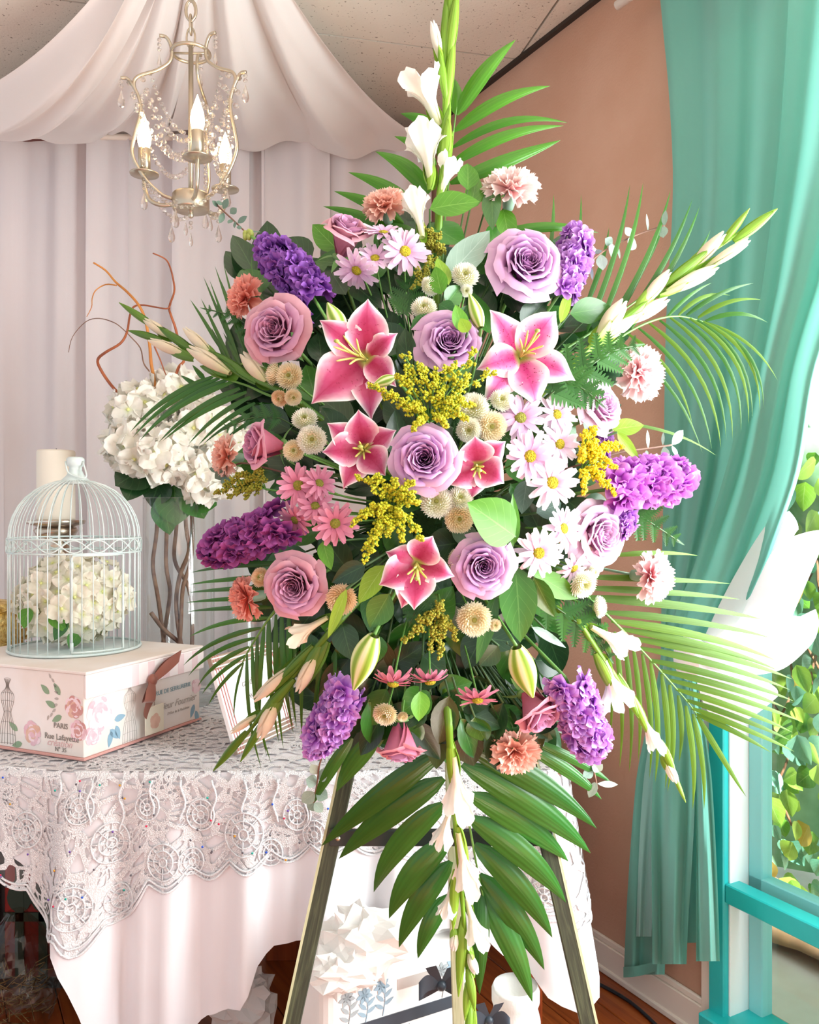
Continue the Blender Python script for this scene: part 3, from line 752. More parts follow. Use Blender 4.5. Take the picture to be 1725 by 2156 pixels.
wire_form(LF, .25, .01, .165, 'ink_grey')
for k in range(9):
    an = 2.1+k*.28; flat_leaf(LF, .13+.05*math.cos(an), .165+.05*math.sin(an)-.02, an, .014, 'ink_soft')
flat_flower(RF, .052, .10, .046, 'print_rose', 'print_pale'); flat_flower(RF, .03, .055, .028, 'print_rose', 'print_rose'); flat_flower(RF, .425, .10, .022, 'print_rose', 'print_pale')
for a, b, an in ((.085, .055, -.8), (.10, .075, .1), (.09, .05, -1.8), (.105, .06, -1.2), (.415, .05, -2), (.42, .03, -1.2)): flat_leaf(RF, a, b, an, .04, 'print_blue')
wire_form(RF, .155, .005, .155, 'ink_soft')
letter('PARIS', .03, 'ink_pink', RF, .36, .165)
def rib(pts, wid, name, m='ribbon_brown', parent=None, th=0.0):
    c = catmull([V(p) for p in pts], 6); ws = catmull([V(p) for p in wid], 6); n_ = len(c)-1
    return part(name, g_grid(lambda u, v: c[int(round(v*n_))]+ws[int(round(v*n_))]*(u-.5), 3, n_), m, parent)
bw = thing('ribbon_bow', 'brown satin ribbon bow on the flap of the keepsake box', 'bow', BM @ Matrix.Translation(V((.215, -.022, .155))))
rib([(0, 0, 0), (.03, -.02, .03), (.075, -.028, .052), (.085, -.01, .046), (.04, .004, .02), (0, 0, 0)], [(.0, 0, .02), (.004, 0, .036), (.01, 0, .03), (.012, 0, .03), (.004, 0, .035), (0, 0, .02)], 'bow_loop', parent=bw)
rib([(0, 0, 0), (-.028, -.02, -.02), (-.04, -.026, -.042), (-.03, -.008, -.05), (-.01, .003, -.03), (0, 0, 0)], [(.02, 0, .0), (.036, 0, -.01), (.04, 0, -.008), (.038, 0, -.006), (.03, 0, -.006), (.02, 0, 0)], 'bow_loop', parent=bw)
rib([(0, 0, 0), (-.018, -.01, -.04), (-.032, -.008, -.075), (-.03, -.006, -.094)], [(.02, 0, 0), (.03, 0, -.004), (.022, 0, .004), (.002, 0, .0)], 'bow_tail', parent=bw)
part('bow_knot', xf(g_sphere(.015, 10, 8, 1.1), Matrix.Diagonal((1, .8, 1, 1))), 'ribbon_brown', bw)
tg = thing('gift_tag', 'small cream card tag hanging below the brown ribbon bow', 'tag', BM @ Matrix.Translation(V((.225, -.02, .055))))
part('card', g_bbox(-.035, .035, -.002, .002, -.04, .032, .0008), 'tag_card', tg, smooth=False)
part('string', g_tube([(0, 0, .03), (-.003, -.001, .06), (-.006, 0, .09)], .0008, 4), 'ribbon_brown', tg)
part('rose_print', xf(merge([xf(g_disc(.012, 9), Matrix.Translation(V((.009*math.cos(a), .009*math.sin(a)-.008, .0025+i*.0001)))) for i, a in enumerate([0, 1.3, 2.6, 3.9, 5.1])]), RF), 'print_peach', tg, smooth=False)

def ring(r, z, t, n=48): return g_tube([V((r*math.cos(2*PI*i/n), r*math.sin(2*PI*i/n), z)) for i in range(n)], t, 6, closed=True)
# ------------------------------------------------------------------ birdcage
mat('cage_wire', 'DDE8E6', 0.4, hex2='C8D8D6', noise=20)
CB = V((-0.932, 2.385, BO.z+.2125)); CR = .172
cage = thing('birdcage', 'pale grey wire birdcage with domed top on the keepsake box', 'birdcage', CB)
zb0, zb1, zt = .270, .308, .470     # band bottom, band top, dome top
def wire_prof(r0=CR):
    pts = [(r0, .004), (r0, zb0), (r0, zb1)]
    for k in range(1, 9):
        a = k/8*PI/2*.97; pts.append((r0*math.cos(a)**.9, zb1+(zt-zb1)*math.sin(a)))
    return pts
wm = mk('wire', g_tube([V((r, 0, z)) for r, z in wire_prof()], .0016, 5), 'cage_wire')
for k in range(38): ob('wire', wm, cage, Matrix.Rotation(2*PI*k/38+.05, 4, 'Z'))
for z in (zb0, zb1): part('hoop', ring(CR+.002, z, .0026), 'cage_wire', cage)
part('base_hoop', ring(CR+.001, .005, .004), 'cage_wire', cage)
part('base_tray', g_lathe([(.001, .001), (CR, .001), (CR, .004), (.001, .004)], 40), 'cage_wire', cage)
for ph in (0, PI):
    n = 200; part('scroll_wire', g_tube([V(((CR+.004)*math.cos(2*PI*i/n), (CR+.004)*math.sin(2*PI*i/n), (zb0+zb1)/2+.016*math.sin(2*PI*i/n*9+ph))) for i in range(n)], .0018, 5, closed=True), 'cage_wire', cage)
part('finial', g_lathe([(.044, zt-.012), (.040, zt-.004), (.024, zt+.012), (.017, zt+.026), (.017, zt+.036), (.024, zt+.040), (.024, zt+.058), (.019, zt+.063), (.004, zt+.064)], 24), 'cage_wire', cage)
part('hanging_ring', g_tube(catmull([V((-.024, -.01, zt+.05)), V((-.008, -.03, zt+.018)), V((.03, -.036, zt+.004)), V((.042, -.03, zt+.010)), V((.024, -.01, zt+.05))], 5), .0024, 6), 'cage_wire', cage)
aa, ab = -1.25, -.45
def cyl(a, z, r=CR+.004): return V((r*math.cos(a), r*math.sin(a), z))
dr = part('door_frame', g_tube([cyl(aa, .014), cyl(aa, zb0-.01), cyl(aa+.02, zb0-.004)]+[cyl(aa+(ab-aa)*t/8, zb0-.004) for t in range(1, 9)]+[cyl(ab, .014)]+[cyl(ab+(aa-ab)*t/8, .014) for t in range(1, 9)], .0028, 6), 'cage_wire', cage)
for z in (.03, zb0-.03): part('hinge', xf(g_tube([(0, 0, -.01), (0, 0, .01)], .0045, 8), Matrix.Translation(cyl(aa, z))), 'cage_wire', dr)
# hydrangea ball inside the cage
def floret_geo(seed, ruff=.12, n=4):
    rs = random.Random(seed); gs = []
    for k in range(n):
        a = 2*PI*k/n+rs.uniform(-.1, .1); tl = rs.uniform(.1, .5); ph = rs.uniform(0, 6)
        def f(u, v):
            U = 2*u-1; wv = .62*math.sin(PI*min(1, (.08+.84*v)))**.7
            x = .08+v*.95; y = U*wv*.95; z = tl*v*v*.6-.10*U*U+ruff*v*math.sin(4.2*U+ph)
            return (x, y, z)
        gs.append(xf(g_grid(f, 4, 4), Matrix.Rotation(a, 4, 'Z')))
    return merge(gs)
petal_mat('hyd_white', [(0, 'E9EBC0'), (.22, 'F4F2E4'), (1, 'FAF6EE')], .6, .25)
petal_mat('hyd_cream', [(0, 'E2E6B0'), (.3, 'F2EEDA'), (1, 'F8F2E4')], .6, .25)
mat('hyd_eye', 'D8DC90', .7)
hyd_mesh = [mk('floret', floret_geo(i), 'hyd_white') for i in range(3)]
eye_mesh = mk('floret_eye', g_sphere(.12, 8, 5, .7), 'hyd_eye')
def hydrangea(label, C, R, n, sz, m, group, front=V((0, -1, .15)), flat=.9, eyes=True, leaves=()):
    t = thing('hydrangea', label, 'flower', C, group)
    part('flower_core', xf(g_sphere(R*.72, 12, 8, flat), Matrix.Identity(4)), 'hyd_core', t)
    ga = PI*(3-math.sqrt(5)); fr = front.normalized()
    for k in range(n):
        zz = 1-2*(k+.5)/n; r = math.sqrt(1-zz*zz)
        d = V((r*math.cos(ga*k), r*math.sin(ga*k), zz))
        if d.dot(fr) < -.35: continue
        d2 = (d+V((rnd(-.25, .25), rnd(-.25, .25), rnd(-.25, .25)))).normalized()
        P = V((d.x*R, d.y*R, d.z*R*flat))*rnd(.86, 1.02)
        fo = ob('floret', random.choice(hyd_mesh), t, face(P, d2, sz*rnd(.85, 1.15), rnd(0, 6)), m)
        if eyes: ob('floret_eye', eye_mesh, fo)
    return t
mat('hyd_core', 'D6DCA8', .8)
random.seed(3)
hb = hydrangea('cream hydrangea ball inside the birdcage', CB+V((0, 0, .138)), .150, 105, .035, 'hyd_cream', 'x', flat=.80)
del hb['group']
leaf_mat('leaf_bright', '4A8422', '66A42C', .35, .3, vein='A8D870')
leaf_mat('leaf_mid', '2A6022', '427E2C', .3, .15, vein='7CB060', coat=.3)
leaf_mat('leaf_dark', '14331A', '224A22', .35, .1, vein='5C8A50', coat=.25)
leaf_mat('leaf_lime', '7CA424', 'A0C43C', .4, .35, vein='D8EC90')
leaf_mat('leaf_silver', '7C9888', 'A6BCAC', .45, .1, vein='C8DCD0')
leaf_mat('leaf_silver_dark', '4E6A5C', '6C8878', .5, .1, vein='98B0A4')
leafA = mk('leaf', ovate(.03, 0, fold=.35, wpos=.42, droop=.12, nu=4, nv=8), 'leaf_mid')
leafB = mk('leaf', ovate(-.05, 0, fold=.5, wpos=.38, droop=.25, nu=4, nv=8), 'leaf_mid')
leafC = mk('leaf', ovate(.0, 0, fold=.2, wpos=.46, droop=-.10, nu=4, nv=8), 'leaf_mid')
leafR = mk('leaf', ovate(.03, 0, fold=.3, wpos=.5, droop=.10, nu=5, nv=9), 'leaf_mid'); leafR2 = mk('leaf', ovate(-.04, 0, fold=.4, wpos=.46, droop=.2, nu=5, nv=9), 'leaf_mid')
for (a, b, c, d_, m) in ((.02, .04, .05, -.05, 'leaf_bright'), (.06, .02, .02, -.07, 'leaf_mid'), (-.04, .05, -.06, -.04, 'leaf_bright'), (.09, -.02, .06, -.09, 'leaf_mid')):
    ob('leaf', leafB, hb, span(V((a-.03, -.135, b-.06)), V((c-.02, -.155, d_-.02)), .04, (0, -1, .3)), m)

# ------------------------------------------------------------------ candle on a mercury-glass stick, gold basket
mat('candle_wax', 'F2EBDC', .6, transl=.1)
mat('antique_silver', 'A8937E', .25, .9, hex2='E0D6CA', noise=14)
CD = at(118, 1080, 2.68); cx, cy = CD.x, CD.y
st = thing('candlestick', 'tarnished silver candlestick behind the birdcage', 'candlestick', V((cx, cy, TZ+.007)))
part('stick', g_lathe([(.085, 0), (.085, .012), (.06, .03), (.03, .05), (.022, .10), (.03, .16), (.022, .24), (.026, .34), (.034, .40), (.03, .42), (.034, .44), (.044, .49), (.036, .50), (.058, .52), (.066, .535), (.06, .545)], 28), 'antique_silver', st)
part('drip_cup', g_lathe([(.05, .545), (.085, .556), (.088, .566), (.086, .568), (.05, .562)], 32), 'antique_silver', st)
ca = thing('pillar_candle', 'ivory pillar candle standing on the candlestick', 'candle', V((cx, cy, TZ+.575)))
part('wax', g_lathe([(.056, 0), (.057, .004), (.057, .212), (.054, .218), (.03, .214), (.001, .212)], 32), 'candle_wax', ca)
part('wick', g_tube([(0, 0, .21), (.001, 0, .224)], .0015, 5), 'black_plastic', ca)
mat('gold_tinsel', 'C8A04C', .35, .7, hex2='F0D890', noise=40, bump=.8, bscale=90)
gb = thing('gold_basket', 'gold tinsel covered bowl at the left edge beside the birdcage', 'bowl', V((at(-22, 1300, 2.62).x, 2.62, TZ+.007)))
part('bowl', g_lathe([(.06, 0), (.07, .02), (.045, .06), (.05, .13), (.09, .18), (.115, .23), (.11, .28), (.085, .315), (.001, .33)], 28), 'gold_tinsel', gb)
tz = []
for k in range(70):
    a = rnd(0, 6.28); z = rnd(.20, .31); r = .105+.004*math.sin(k)
    tz.append(g_tube(catmull([V((r*math.cos(a+j*.25), r*math.sin(a+j*.25), z+rnd(-.012, .012))) for j in range(4)], 3), .003, 4))
o = part('tinsel', merge(tz), 'gold_tinsel', gb); o['kind'] = 'stuff'

# ------------------------------------------------------------------ glass vase of white hydrangeas with curly willow
glass_mat('vase_glass', (.95, .98, .97, 1), 1.45, .04, 2.2)
mat('twig', '8A6A58', .8, hex2='6A4A40', noise=30); mat('willow', 'A85C34', .6, hex2='8A4A30', noise=20); mat('willow_gold', 'C8863C', .6, hex2='B87034', noise=20)
VD = 2.66; vx = at(377, 1060, VD).x
vase = thing('glass_vase', 'tall clear glass cylinder vase holding white hydrangea stems', 'vase', V((vx, VD, TZ+.007)))
part('cylinder', g_lathe([(.104, .003), (.108, .008), (.108, .635), (.106, .637)], 40, False), 'vase_glass', vase)
part('rim', ring(.107, .636, .0022, 40), 'vase_glass', vase)
part('foot', g_lathe([(.001, 0), (.10, 0), (.108, .008), (.10, .018), (.001, .018)], 32), 'vase_glass', vase)
def vase2(label, px, py, d, r, h):
    p = at(px, py, d); t = thing('glass_vase', label, 'vase', V((p.x, d, TZ+.007)))
    part('cylinder', g_lathe([(r*.9, 0), (r, .006), (r, h), (r-.002, h+.002)], 36, False), 'vase_glass', t); return t
vase2('clear glass cylinder vase behind the framed card and palm leaves', 545, 1300, 2.78, .10, .52)
vase2('squat clear glass jar on the lace, right of the framed card', 700, 1460, 2.30, .058, .20)
# cut stems in the vase
def pl(pts, d): return [at(x, y, d+dd) for x, y, dd in pts]
tw = [[(336, 1000, 0), (330, 1118, 0), (322, 1190, .02), (333, 1260, -.02), (345, 1350, 0), (352, 1420, .0)], [(358, 1000, .03), (352, 1100, .03), (350, 1190, 0), (358, 1250, .02), (345, 1340, .03), (335, 1440, .02)],
      [(385, 1000, 0), (392, 1110, -.02), (398, 1160, 0), (378, 1215, .01), (372, 1290, -.02), (395, 1440, 0)], [(372, 1000, .04), (372, 1100, .04), (368, 1180, .04), (398, 1240, .03), (405, 1330, .02), (400, 1440, .03)],
      [(398, 1000, 0), (405, 1100, 0), (402, 1180, -.03), (385, 1240, -.03), (380, 1330, -.02), (370, 1440, -.03)], [(318, 1290, -.05), (345, 1325, -.03), (380, 1355, 0), (405, 1385, .03)]]
for k, p in enumerate(tw):
    g_ = g_tube(catmull(pl(p, VD), 5), [.007]*(5*(len(p)-1)+1), 6)
    tag(part('cut_stem', g_, 'twig', None), ['leftmost woody stem standing in the tall glass vase', 'woody stem standing second from the left in the tall vase', 'woody stem bending from right to left in the tall vase', 'woody stem curving to the right at mid height of the vase', 'rightmost woody stem leaning left in the tall vase', 'short cut stub lying slantwise low in the tall vase'][k], 'stem', 'hydrangea stems in the glass vase')
random.seed(9)
HY = [(287, 940, 2.58, .085, 'at the lower left of the vase bouquet'), (352, 955, 2.55, .085, 'drooping over the middle of the vase rim'), (298, 868, 2.66, .09, 'at the upper left of the vase bouquet'),
      (372, 838, 2.70, .09, 'at the top of the vase bouquet, below curly willow'), (432, 905, 2.64, .095, 'at the right of the vase bouquet behind palm leaves'), (432, 1000, 2.58, .075, 'lowest at the right of the vase bouquet'), (490, 950, 2.68, .08, 'partly hidden behind the coral carnation')]
for px, py, d, R, wh in HY:
    hydrangea('white hydrangea head '+wh, at(px, py, d), R, 30, .050, 'hyd_white', 'hydrangea heads in the glass vase')
lf5 = [((325, 975), (243, 1020), .11, 'leaf_dark'), ((345, 1000), (310, 1062), .09, 'leaf_dark'), ((368, 1020), (372, 1105), .10, 'leaf_mid'), ((400, 1030), (425, 1090), .08, 'leaf_mid'), ((310, 960), (300, 920), .06, 'leaf_dark'), ((345, 1040), (352, 1125), .07, 'leaf_mid'), ((420, 1050), (455, 1060), .07, 'leaf_mid'), ((300, 1000), (262, 1045), .08, 'leaf_dark')]
for k, (a, b, wd, m) in enumerate(lf5):
    P0 = at(*a, VD-.05); P1 = at(*b, VD-.11 if b[1] < 1050 else VD-.07)
    tag(ob('hydrangea_leaf', [leafR, leafR2][k % 2], None, span(P0, P1, wd*1.25, (0, -1, .4)), m), 'hydrangea leaf '+['pointing furthest left under the white heads', 'dark, hanging at the left of the vase rim', 'green, hanging over the middle of the vase rim', 'green, hanging over the right of the vase rim', 'small and dark, between the two left flower heads', 'green, pressed low inside the glass vase', 'pointing right beside the olive goldenrod', 'dark, low at the far left below the heads'][k], 'leaf', 'hydrangea leaves at the vase rim')
C2 = lambda x, y: (x*.3478, 500+y*.3478)
WL = [('golden curly willow twig curving up from the hydrangeas, tallest on the left', 'willow_gold', [(912, 1060), (935, 900), (915, 760), (905, 640), (880, 500), (840, 410), (770, 330), (700, 270), (640, 200), (565, 152)], .0065),
      ('reddish willow twig bowing out to the far left', 'willow', [(750, 978), (670, 890), (610, 800), (592, 740), (640, 695), (730, 640), (770, 570), (785, 480), (810, 420), (870, 410), (960, 425), (1015, 430), (1035, 400)], .0052),
      ('willow twig rising upright behind the purple stock, forked at the top', 'willow', [(1043, 910), (1080, 790), (1115, 740), (1085, 640), (1060, 540), (1035, 470), (1025, 420), (1055, 330), (1050, 260), (1030, 180), (1000, 130), (925, 95)], .005),
      ('thin grey willow twig arching to the left', 'twig', [(905, 810), (870, 760), (850, 670), (790, 600), (745, 555), (690, 515), (600, 490), (520, 510), (440, 600), (415, 695)], .0024),
      ('short thin willow twig curling beside the tall golden one', 'willow_gold', [(705, 290), (640, 285), (580, 320), (558, 370), (555, 420), (525, 480)], .0024),
      ('pair of thin red willow twigs meeting above the white hydrangeas', 'willow', [(935, 660), (970, 740), (1000, 820), (1040, 905)], .003)]
for lb, m, pts, r in WL:
    c = catmull([at(*C2(*p), 2.62+.03*math.sin(i)) for i, p in enumerate(pts)], 4)
    tag(part('willow_twig', g_tube(c, [r*(1-.6*i/len(c)) for i in range(len(c))], 6), m, None), lb, 'twig')

# ------------------------------------------------------------------ framed card
mat('frame_red', 'B0726C', .5); mat('frame_white', 'F2EEEC', .5); mat('card_white', 'FAFAFA', .6); mat('mat_line', 'B8C8C4', .7); mat('frame_brown', '9A8474', .5)
FA = at(492, 1598, 2.075); FA.z = TZ+.008; FB = at(612, 1540, 2.335); FB.z = TZ+.008
fu = (FB-FA); FWD = fu.length; fu.normalize()
fnr = V((fu.y, -fu.x, 0)); fv = (V((0, 0, 1))-fnr*.34).normalized(); fn = fu.cross(fv)
FM = Matrix(((fu.x, fv.x, fn.x, FA.x), (fu.y, fv.y, fn.y, FA.y), (fu.z, fv.z, fn.z, FA.z), (0, 0, 0, 1)))
fr = thing('picture_frame', 'framed white card leaning on the lace tablecloth', 'picture frame', FM)
fh = .245; t_ = .034
for (x0, x1, y0, y1) in ((0, FWD, 0, t_), (0, FWD, fh-t_, fh), (0, t_, t_, fh-t_), (FWD-t_, FWD, t_, fh-t_)):
    ver = x1-x0 < y1-y0
    part('moulding', g_bbox(x0, x1, y0, y1, 0, .014, .002), 'frame_white' if ver else 'frame_brown', fr, smooth=False)
    for q_ in (.004, .015, .026):
        if ver: part('moulding_line', g_box(x0+q_, x0+q_+.003, y0-t_, y1+t_, .0135, .0152), 'frame_red', fr, smooth=False)
        else: part('moulding_line', g_box(x0+t_*0, x1, y0+q_, y0+q_+.003, .0135, .0152), 'frame_white', fr, smooth=False)
part('card', g_box(t_, FWD-t_, t_, fh-t_, .004, .006), 'card_white', fr, smooth=False)
part('border_line', merge([g_box(t_+.02, FWD-t_-.02, t_+.018, t_+.0195, .006, .0066), g_box(t_+.02, FWD-t_-.02, fh-t_-.0195, fh-t_-.018, .006, .0066), g_box(t_+.02, t_+.0215, t_+.018, fh-t_-.018, .006, .0066), g_box(FWD-t_-.0215, FWD-t_-.02, t_+.018, fh-t_-.018, .006, .0066)]), 'mat_line', fr, smooth=False)
for s_, sz_, yy, sh in (('canda', .026, .15, .3), ('w', .03, .115, 0), ('l', .02, .08, 0)):
    ob('lettering', text_mesh(s_, sz_, 'ink_grey', sh), fr, Matrix.Translation(V((FWD*.48, yy, .0066))))

# ------------------------------------------------------------------ chandelier
mat('nickel', 'B7AB98', .32, .85, hex2='C8BCA8', noise=8)
def crystal_mat():
    m, nt, out = nodes('crystal')
    gl = N(nt, 'ShaderNodeBsdfGlass'); gl.inputs['Roughness'].default_value = .03; gl.inputs['IOR'].default_value = 1.5; gl.inputs[0].default_value = (1, .97, .93, 1)
    tr = N(nt, 'ShaderNodeBsdfTransparent'); mx = N(nt, 'ShaderNodeMixShader'); mx.inputs[0].default_value = .45
    nt.links.new(gl.outputs[0], mx.inputs[1]); nt.links.new(tr.outputs[0], mx.inputs[2]); nt.links.new(mx.outputs[0], out.inputs[0])
crystal_mat()
emit_mat('bulb_glow', (1.0, .70, .36), 20.0)
CHP = at(402, 430, 2.2); CHP.z = 0
ch = thing('chandelier', 'small nickel chandelier with three lit candle bulbs and crystal strands', 'chandelier', V((CHP.x, 2.2, 2.13)))
zz = lambda y: H-(y-1078)*2.2/F-2.13
part('rod', g_tube([(0, 0, -.01), (0, 0, zz(95))], .0065, 10), 'nickel', ch)
part('ring_hoop', ring(.048, zz(112), .0045, 36), 'nickel', ch)
part('ring_spoke', g_tube([(-.048, 0, zz(112)), (.048, 0, zz(112))], .003, 6), 'nickel', ch)
part('base_drum', g_lathe([(.012, -.006), (.045, -.004), (.047, 0), (.047, .034), (.044, .038), (.01, .042)], 36), 'nickel', ch)
part('base_finial', g_lathe([(.003, -.024), (.007, -.020), (.007, -.014), (.004, -.008), (.008, -.004)], 12), 'nickel', ch)
for k in range(3):
    a = .01
    M = Matrix.Translation(V((0, 0, zz(80)+.034*k))) @ Matrix.Rotation(PI/2*(k % 2), 4, 'Z')
    part('chain_link', g_tube([M @ V((.011*math.cos(t), 0, .026*math.sin(t))) for t in [2*PI*i/16 for i in range(16)]], .0028, 6, closed=True), 'nickel', ch)
part('hanger_stem', g_tube([(0, 0, zz(0)), (0, 0, CZ-2.13)], .008, 8), 'nickel', ch)
part('hanger_hook', g_tube([V((.014*math.cos(t), 0, zz(22)+.026*math.sin(t))) for t in [2*PI*i/16 for i in range(16)]], .0035, 6, closed=True), 'nickel', ch)
arm_az = [math.radians(195), math.radians(335), math.radians(85)]
bead = mk('bead', g_lathe([(.0001, -.0075), (.0058, -.0048), (.0082, 0), (.0058, .0048), (.0001, .0075)], 7), 'crystal', False)
bead_s = mk('bead', g_lathe([(.0001, -.0055), (.0045, -.0035), (.006, 0), (.0045, .0035), (.0001, .0055)], 6), 'crystal', False)
drop = mk('drop', g_lathe([(.0001, .022), (.003, .012), (.0085, -.006), (.0095, -.014), (.007, -.022), (.0001, -.026)], 8), 'crystal', False)
drop_s = mk('drop', g_lathe([(.0001, .018), (.003, .006), (.006, -.008), (.004, -.016), (.0001, -.020)], 7), 'crystal', False)
def pol(a, r, z): return V((r*math.cos(a), r*math.sin(a), z))
def strand(A, B, sag, big=True, n=None):
    L = (A-B).length+sag*.8; n = n or int(L/(.0165 if big else .0125))
    for i in range(n+1):
        t = i/n; p = A.lerp(B, t); p.z -= sag*4*t*(1-t)
        ob('bead', bead if big else bead_s, ch, Matrix.Translation(p) @ Matrix.Rotation(i*.7, 4, 'Z'))
def hang(P, nb, big=True):
    for i in range(nb): ob('bead', bead_s, ch, Matrix.Translation(P-V((0, 0, .012*(i+.5)))))
    ob('drop', drop if big else drop_s, ch, Matrix.Translation(P-V((0, 0, .012*nb+.024))))
tips = []
for k, a in enumerate(arm_az):
    up = catmull([pol(a, .078, .435), pol(a, .060, .432), pol(a, .048, .405), pol(a, .052, .372), pol(a, .085, .345), pol(a, .128, .325), pol(a, .140, .305), pol(a, .132, .278)], 5)
    part('upper_arm', g_tube(up, .0045, 7), 'nickel', ch)
    lo = catmull([pol(a, .172, .315), pol(a, .152, .312), pol(a, .130, .275), pol(a, .124, .235), pol(a, .138, .175), pol(a, .144, .125), pol(a, .115, .070), pol(a, .075, .032), pol(a, .046, .022)], 5)
    part('lower_arm', g_tube(lo, .0045, 7), 'nickel', ch)
    hang(pol(a, .078, .43), 3, False); hang(pol(a, .170, .312), 2)
    a2 = arm_az[(k+1) % 3]
    strand(pol(a, .150, .305), pol(a2, .150, .305), .20); strand(pol(a, .118, .318), pol(a2, .118, .318), .16)
    strand(pol(a, .100, .335), pol(a+.5, .02, .19), .03, False); strand(pol(a, .120, .275), pol(a, .115, .075), -.0, False)
    strand(pol(a, .115, .065), pol(a2, .115, .065), .075, False)
    hang(pol(a, .115, .060), 2); hang(pol(a+1.05, .075, .0), 2, True); hang(pol(a+.6, .05, -.0), 1, False)
hang(V((0, 0, -.03)), 2, False)
cand_az = [math.radians(183), math.radians(292), math.radians(55)]
for k, a in enumerate(cand_az):
    R_ = .118
    part('candle_arm', g_tube(catmull([pol(a, .04, .012), pol(a, .075, .008), pol(a, .105, .022), pol(a, R_, .055), pol(a, R_, .085)], 5), .0055, 8), 'nickel', ch)
    T = Matrix.Translation(pol(a, R_, .085))
    part('bobeche', xf(g_lathe([(.006, -.004), (.036, .0), (.037, .003), (.006, .005)], 24), T), 'nickel', ch)
    part('candle_sleeve', xf(g_lathe([(.0155, .004), (.0155, .066), (.013, .068), (.001, .068)], 20), T), 'nickel', ch)
    part('bulb', xf(g_lathe([(.011, .066), (.0165, .082), (.0175, .095), (.015, .112), (.008, .134), (.0025, .150), (.0004, .156)], 16), T), 'bulb_glow', ch)

# ------------------------------------------------------------------ things under and beside the table
mat('toile_paper', 'F1EFEA', .6, hex2='F8F6F2', noise=4); mat('toile_ink', '8FA6B4', .8); mat('toile_grey', '9AA0A2', .8); mat('navy_ribbon', '2C3844', .4, sheen=.3)
mat('urn_white', 'E9E9E4', .6, bump=.25, bscale=40)
def tissue_mat():
    mat('tissue', 'F6F4F0', .6, transl=.3)
tissue_mat()
def crumple(label, C, size, seed, group=None):
    # a balled sheet: coarse creased facets, broken once more at their middles, with a few corners sticking out
    rs = random.Random(seed); nu, nv = 20, 12; J = {}
    def f(u, v):
        i_, j_ = int(round(u*nu)) % nu, int(round(v*nv)); a = 2*PI*u; b = PI*(v*.98+.01)
        if j_ in (0, nv): i_ = 0
        r = J.setdefault((i_, j_), rs.uniform(.70, 1.02) if rs.random() > .12 else rs.uniform(1.05, 1.25))
        a += J.setdefault((i_, j_, 'a'), rs.uniform(-.12, .12)); b += J.setdefault((i_, j_, 'b'), rs.uniform(-.09, .09)) if 0 < j_ < nv else 0
        return (math.cos(a)*math.sin(b)*size[0]*r, math.sin(a)*math.sin(b)*size[1]*r, math.cos(b)*size[2]*r)
    vs, fs, uv = g_grid(f, nu, nv); tri = []
    for q_ in fs:
        c = sum((V(vs[k]) for k in q_), V((0, 0, 0)))/4*rs.uniform(.92, 1.06); vs.append(tuple(c)); uv.append((0, 0)); n_ = len(vs)-1
        tri += [(q_[k], q_[(k+1) % 4], n_) for k in range(4)]
    return tag(ob('tissue_paper', mk('tissue_paper', (vs, tri, uv), 'tissue', False), None, Matrix.Translation(C)), label, 'tissue paper', group)
crumple('crumpled white tissue paper on the floor under the cloth, left of the easel leg', at(515, 2120, 2.10), (.085, .06, .10), 1)
crumple('white tissue paper spilling from the top of the toile gift box', at(765, 1985, 1.81), (.115, .07, .075), 2)
crumple('small tuft of white tissue paper at the left end of the gift box', at(715, 2045, 1.76), (.085, .05, .045), 4)
# toile gift box
QX = V((.88, .47, 0)).normalized(); QY = V((-QX.y, QX.x, 0)); QO = at(680, 2150, 1.735); QO.z = 0
QM = Matrix(((QX.x, QY.x, 0, QO.x), (QX.y, QY.y, 0, QO.y), (0, 0, 1, 0), (0, 0, 0, 1)))
gbx = thing('gift_box', 'white box printed with blue flowers on the floor below the table', 'gift box', QM)
def rbox(w_, d_, z0, z1, r):
    pts = []
    for cx_, cy_, a0 in ((w_-r, d_-r, 0), (r, d_-r, PI/2), (r, r, PI), (w_-r, r, 3*PI/2)):
        for i in range(6):
            a = a0+PI/2*i/5; pts.append((cx_+r*math.cos(a), cy_+r*math.sin(a)))
    n = len(pts); vs = [(x, y, z0) for x, y in pts]+[(x, y, z1) for x, y in pts]
    return vs, [tuple(range(n-1, -1, -1)), tuple(range(n, 2*n))]+[(i, (i+1) % n, n+(i+1) % n, n+i) for i in range(n)], [(0, 0)]*(2*n)
part('body', rbox(.36, .17, 0, .375, .035), 'toile_paper', gbx, smooth=False)
part('rear_board', g_bbox(.06, .36, .10, .115, .12, .455, .002), 'toile_paper', gbx, smooth=False)
part('handle_slot', merge([g_box(.17, .25, -.0012, .0, .335, .358)]), 'ink_soft', gbx, smooth=False)
part('ribbon_band', merge([g_box(.035, .325, -.002, .0005, .262, .288)]), 'navy_ribbon', gbx, smooth=False)
RFb = Matrix(((1, 0, 0, 0), (0, 0, -1, 0), (0, 1, 0, 0), (0, 0, 0, 1)))
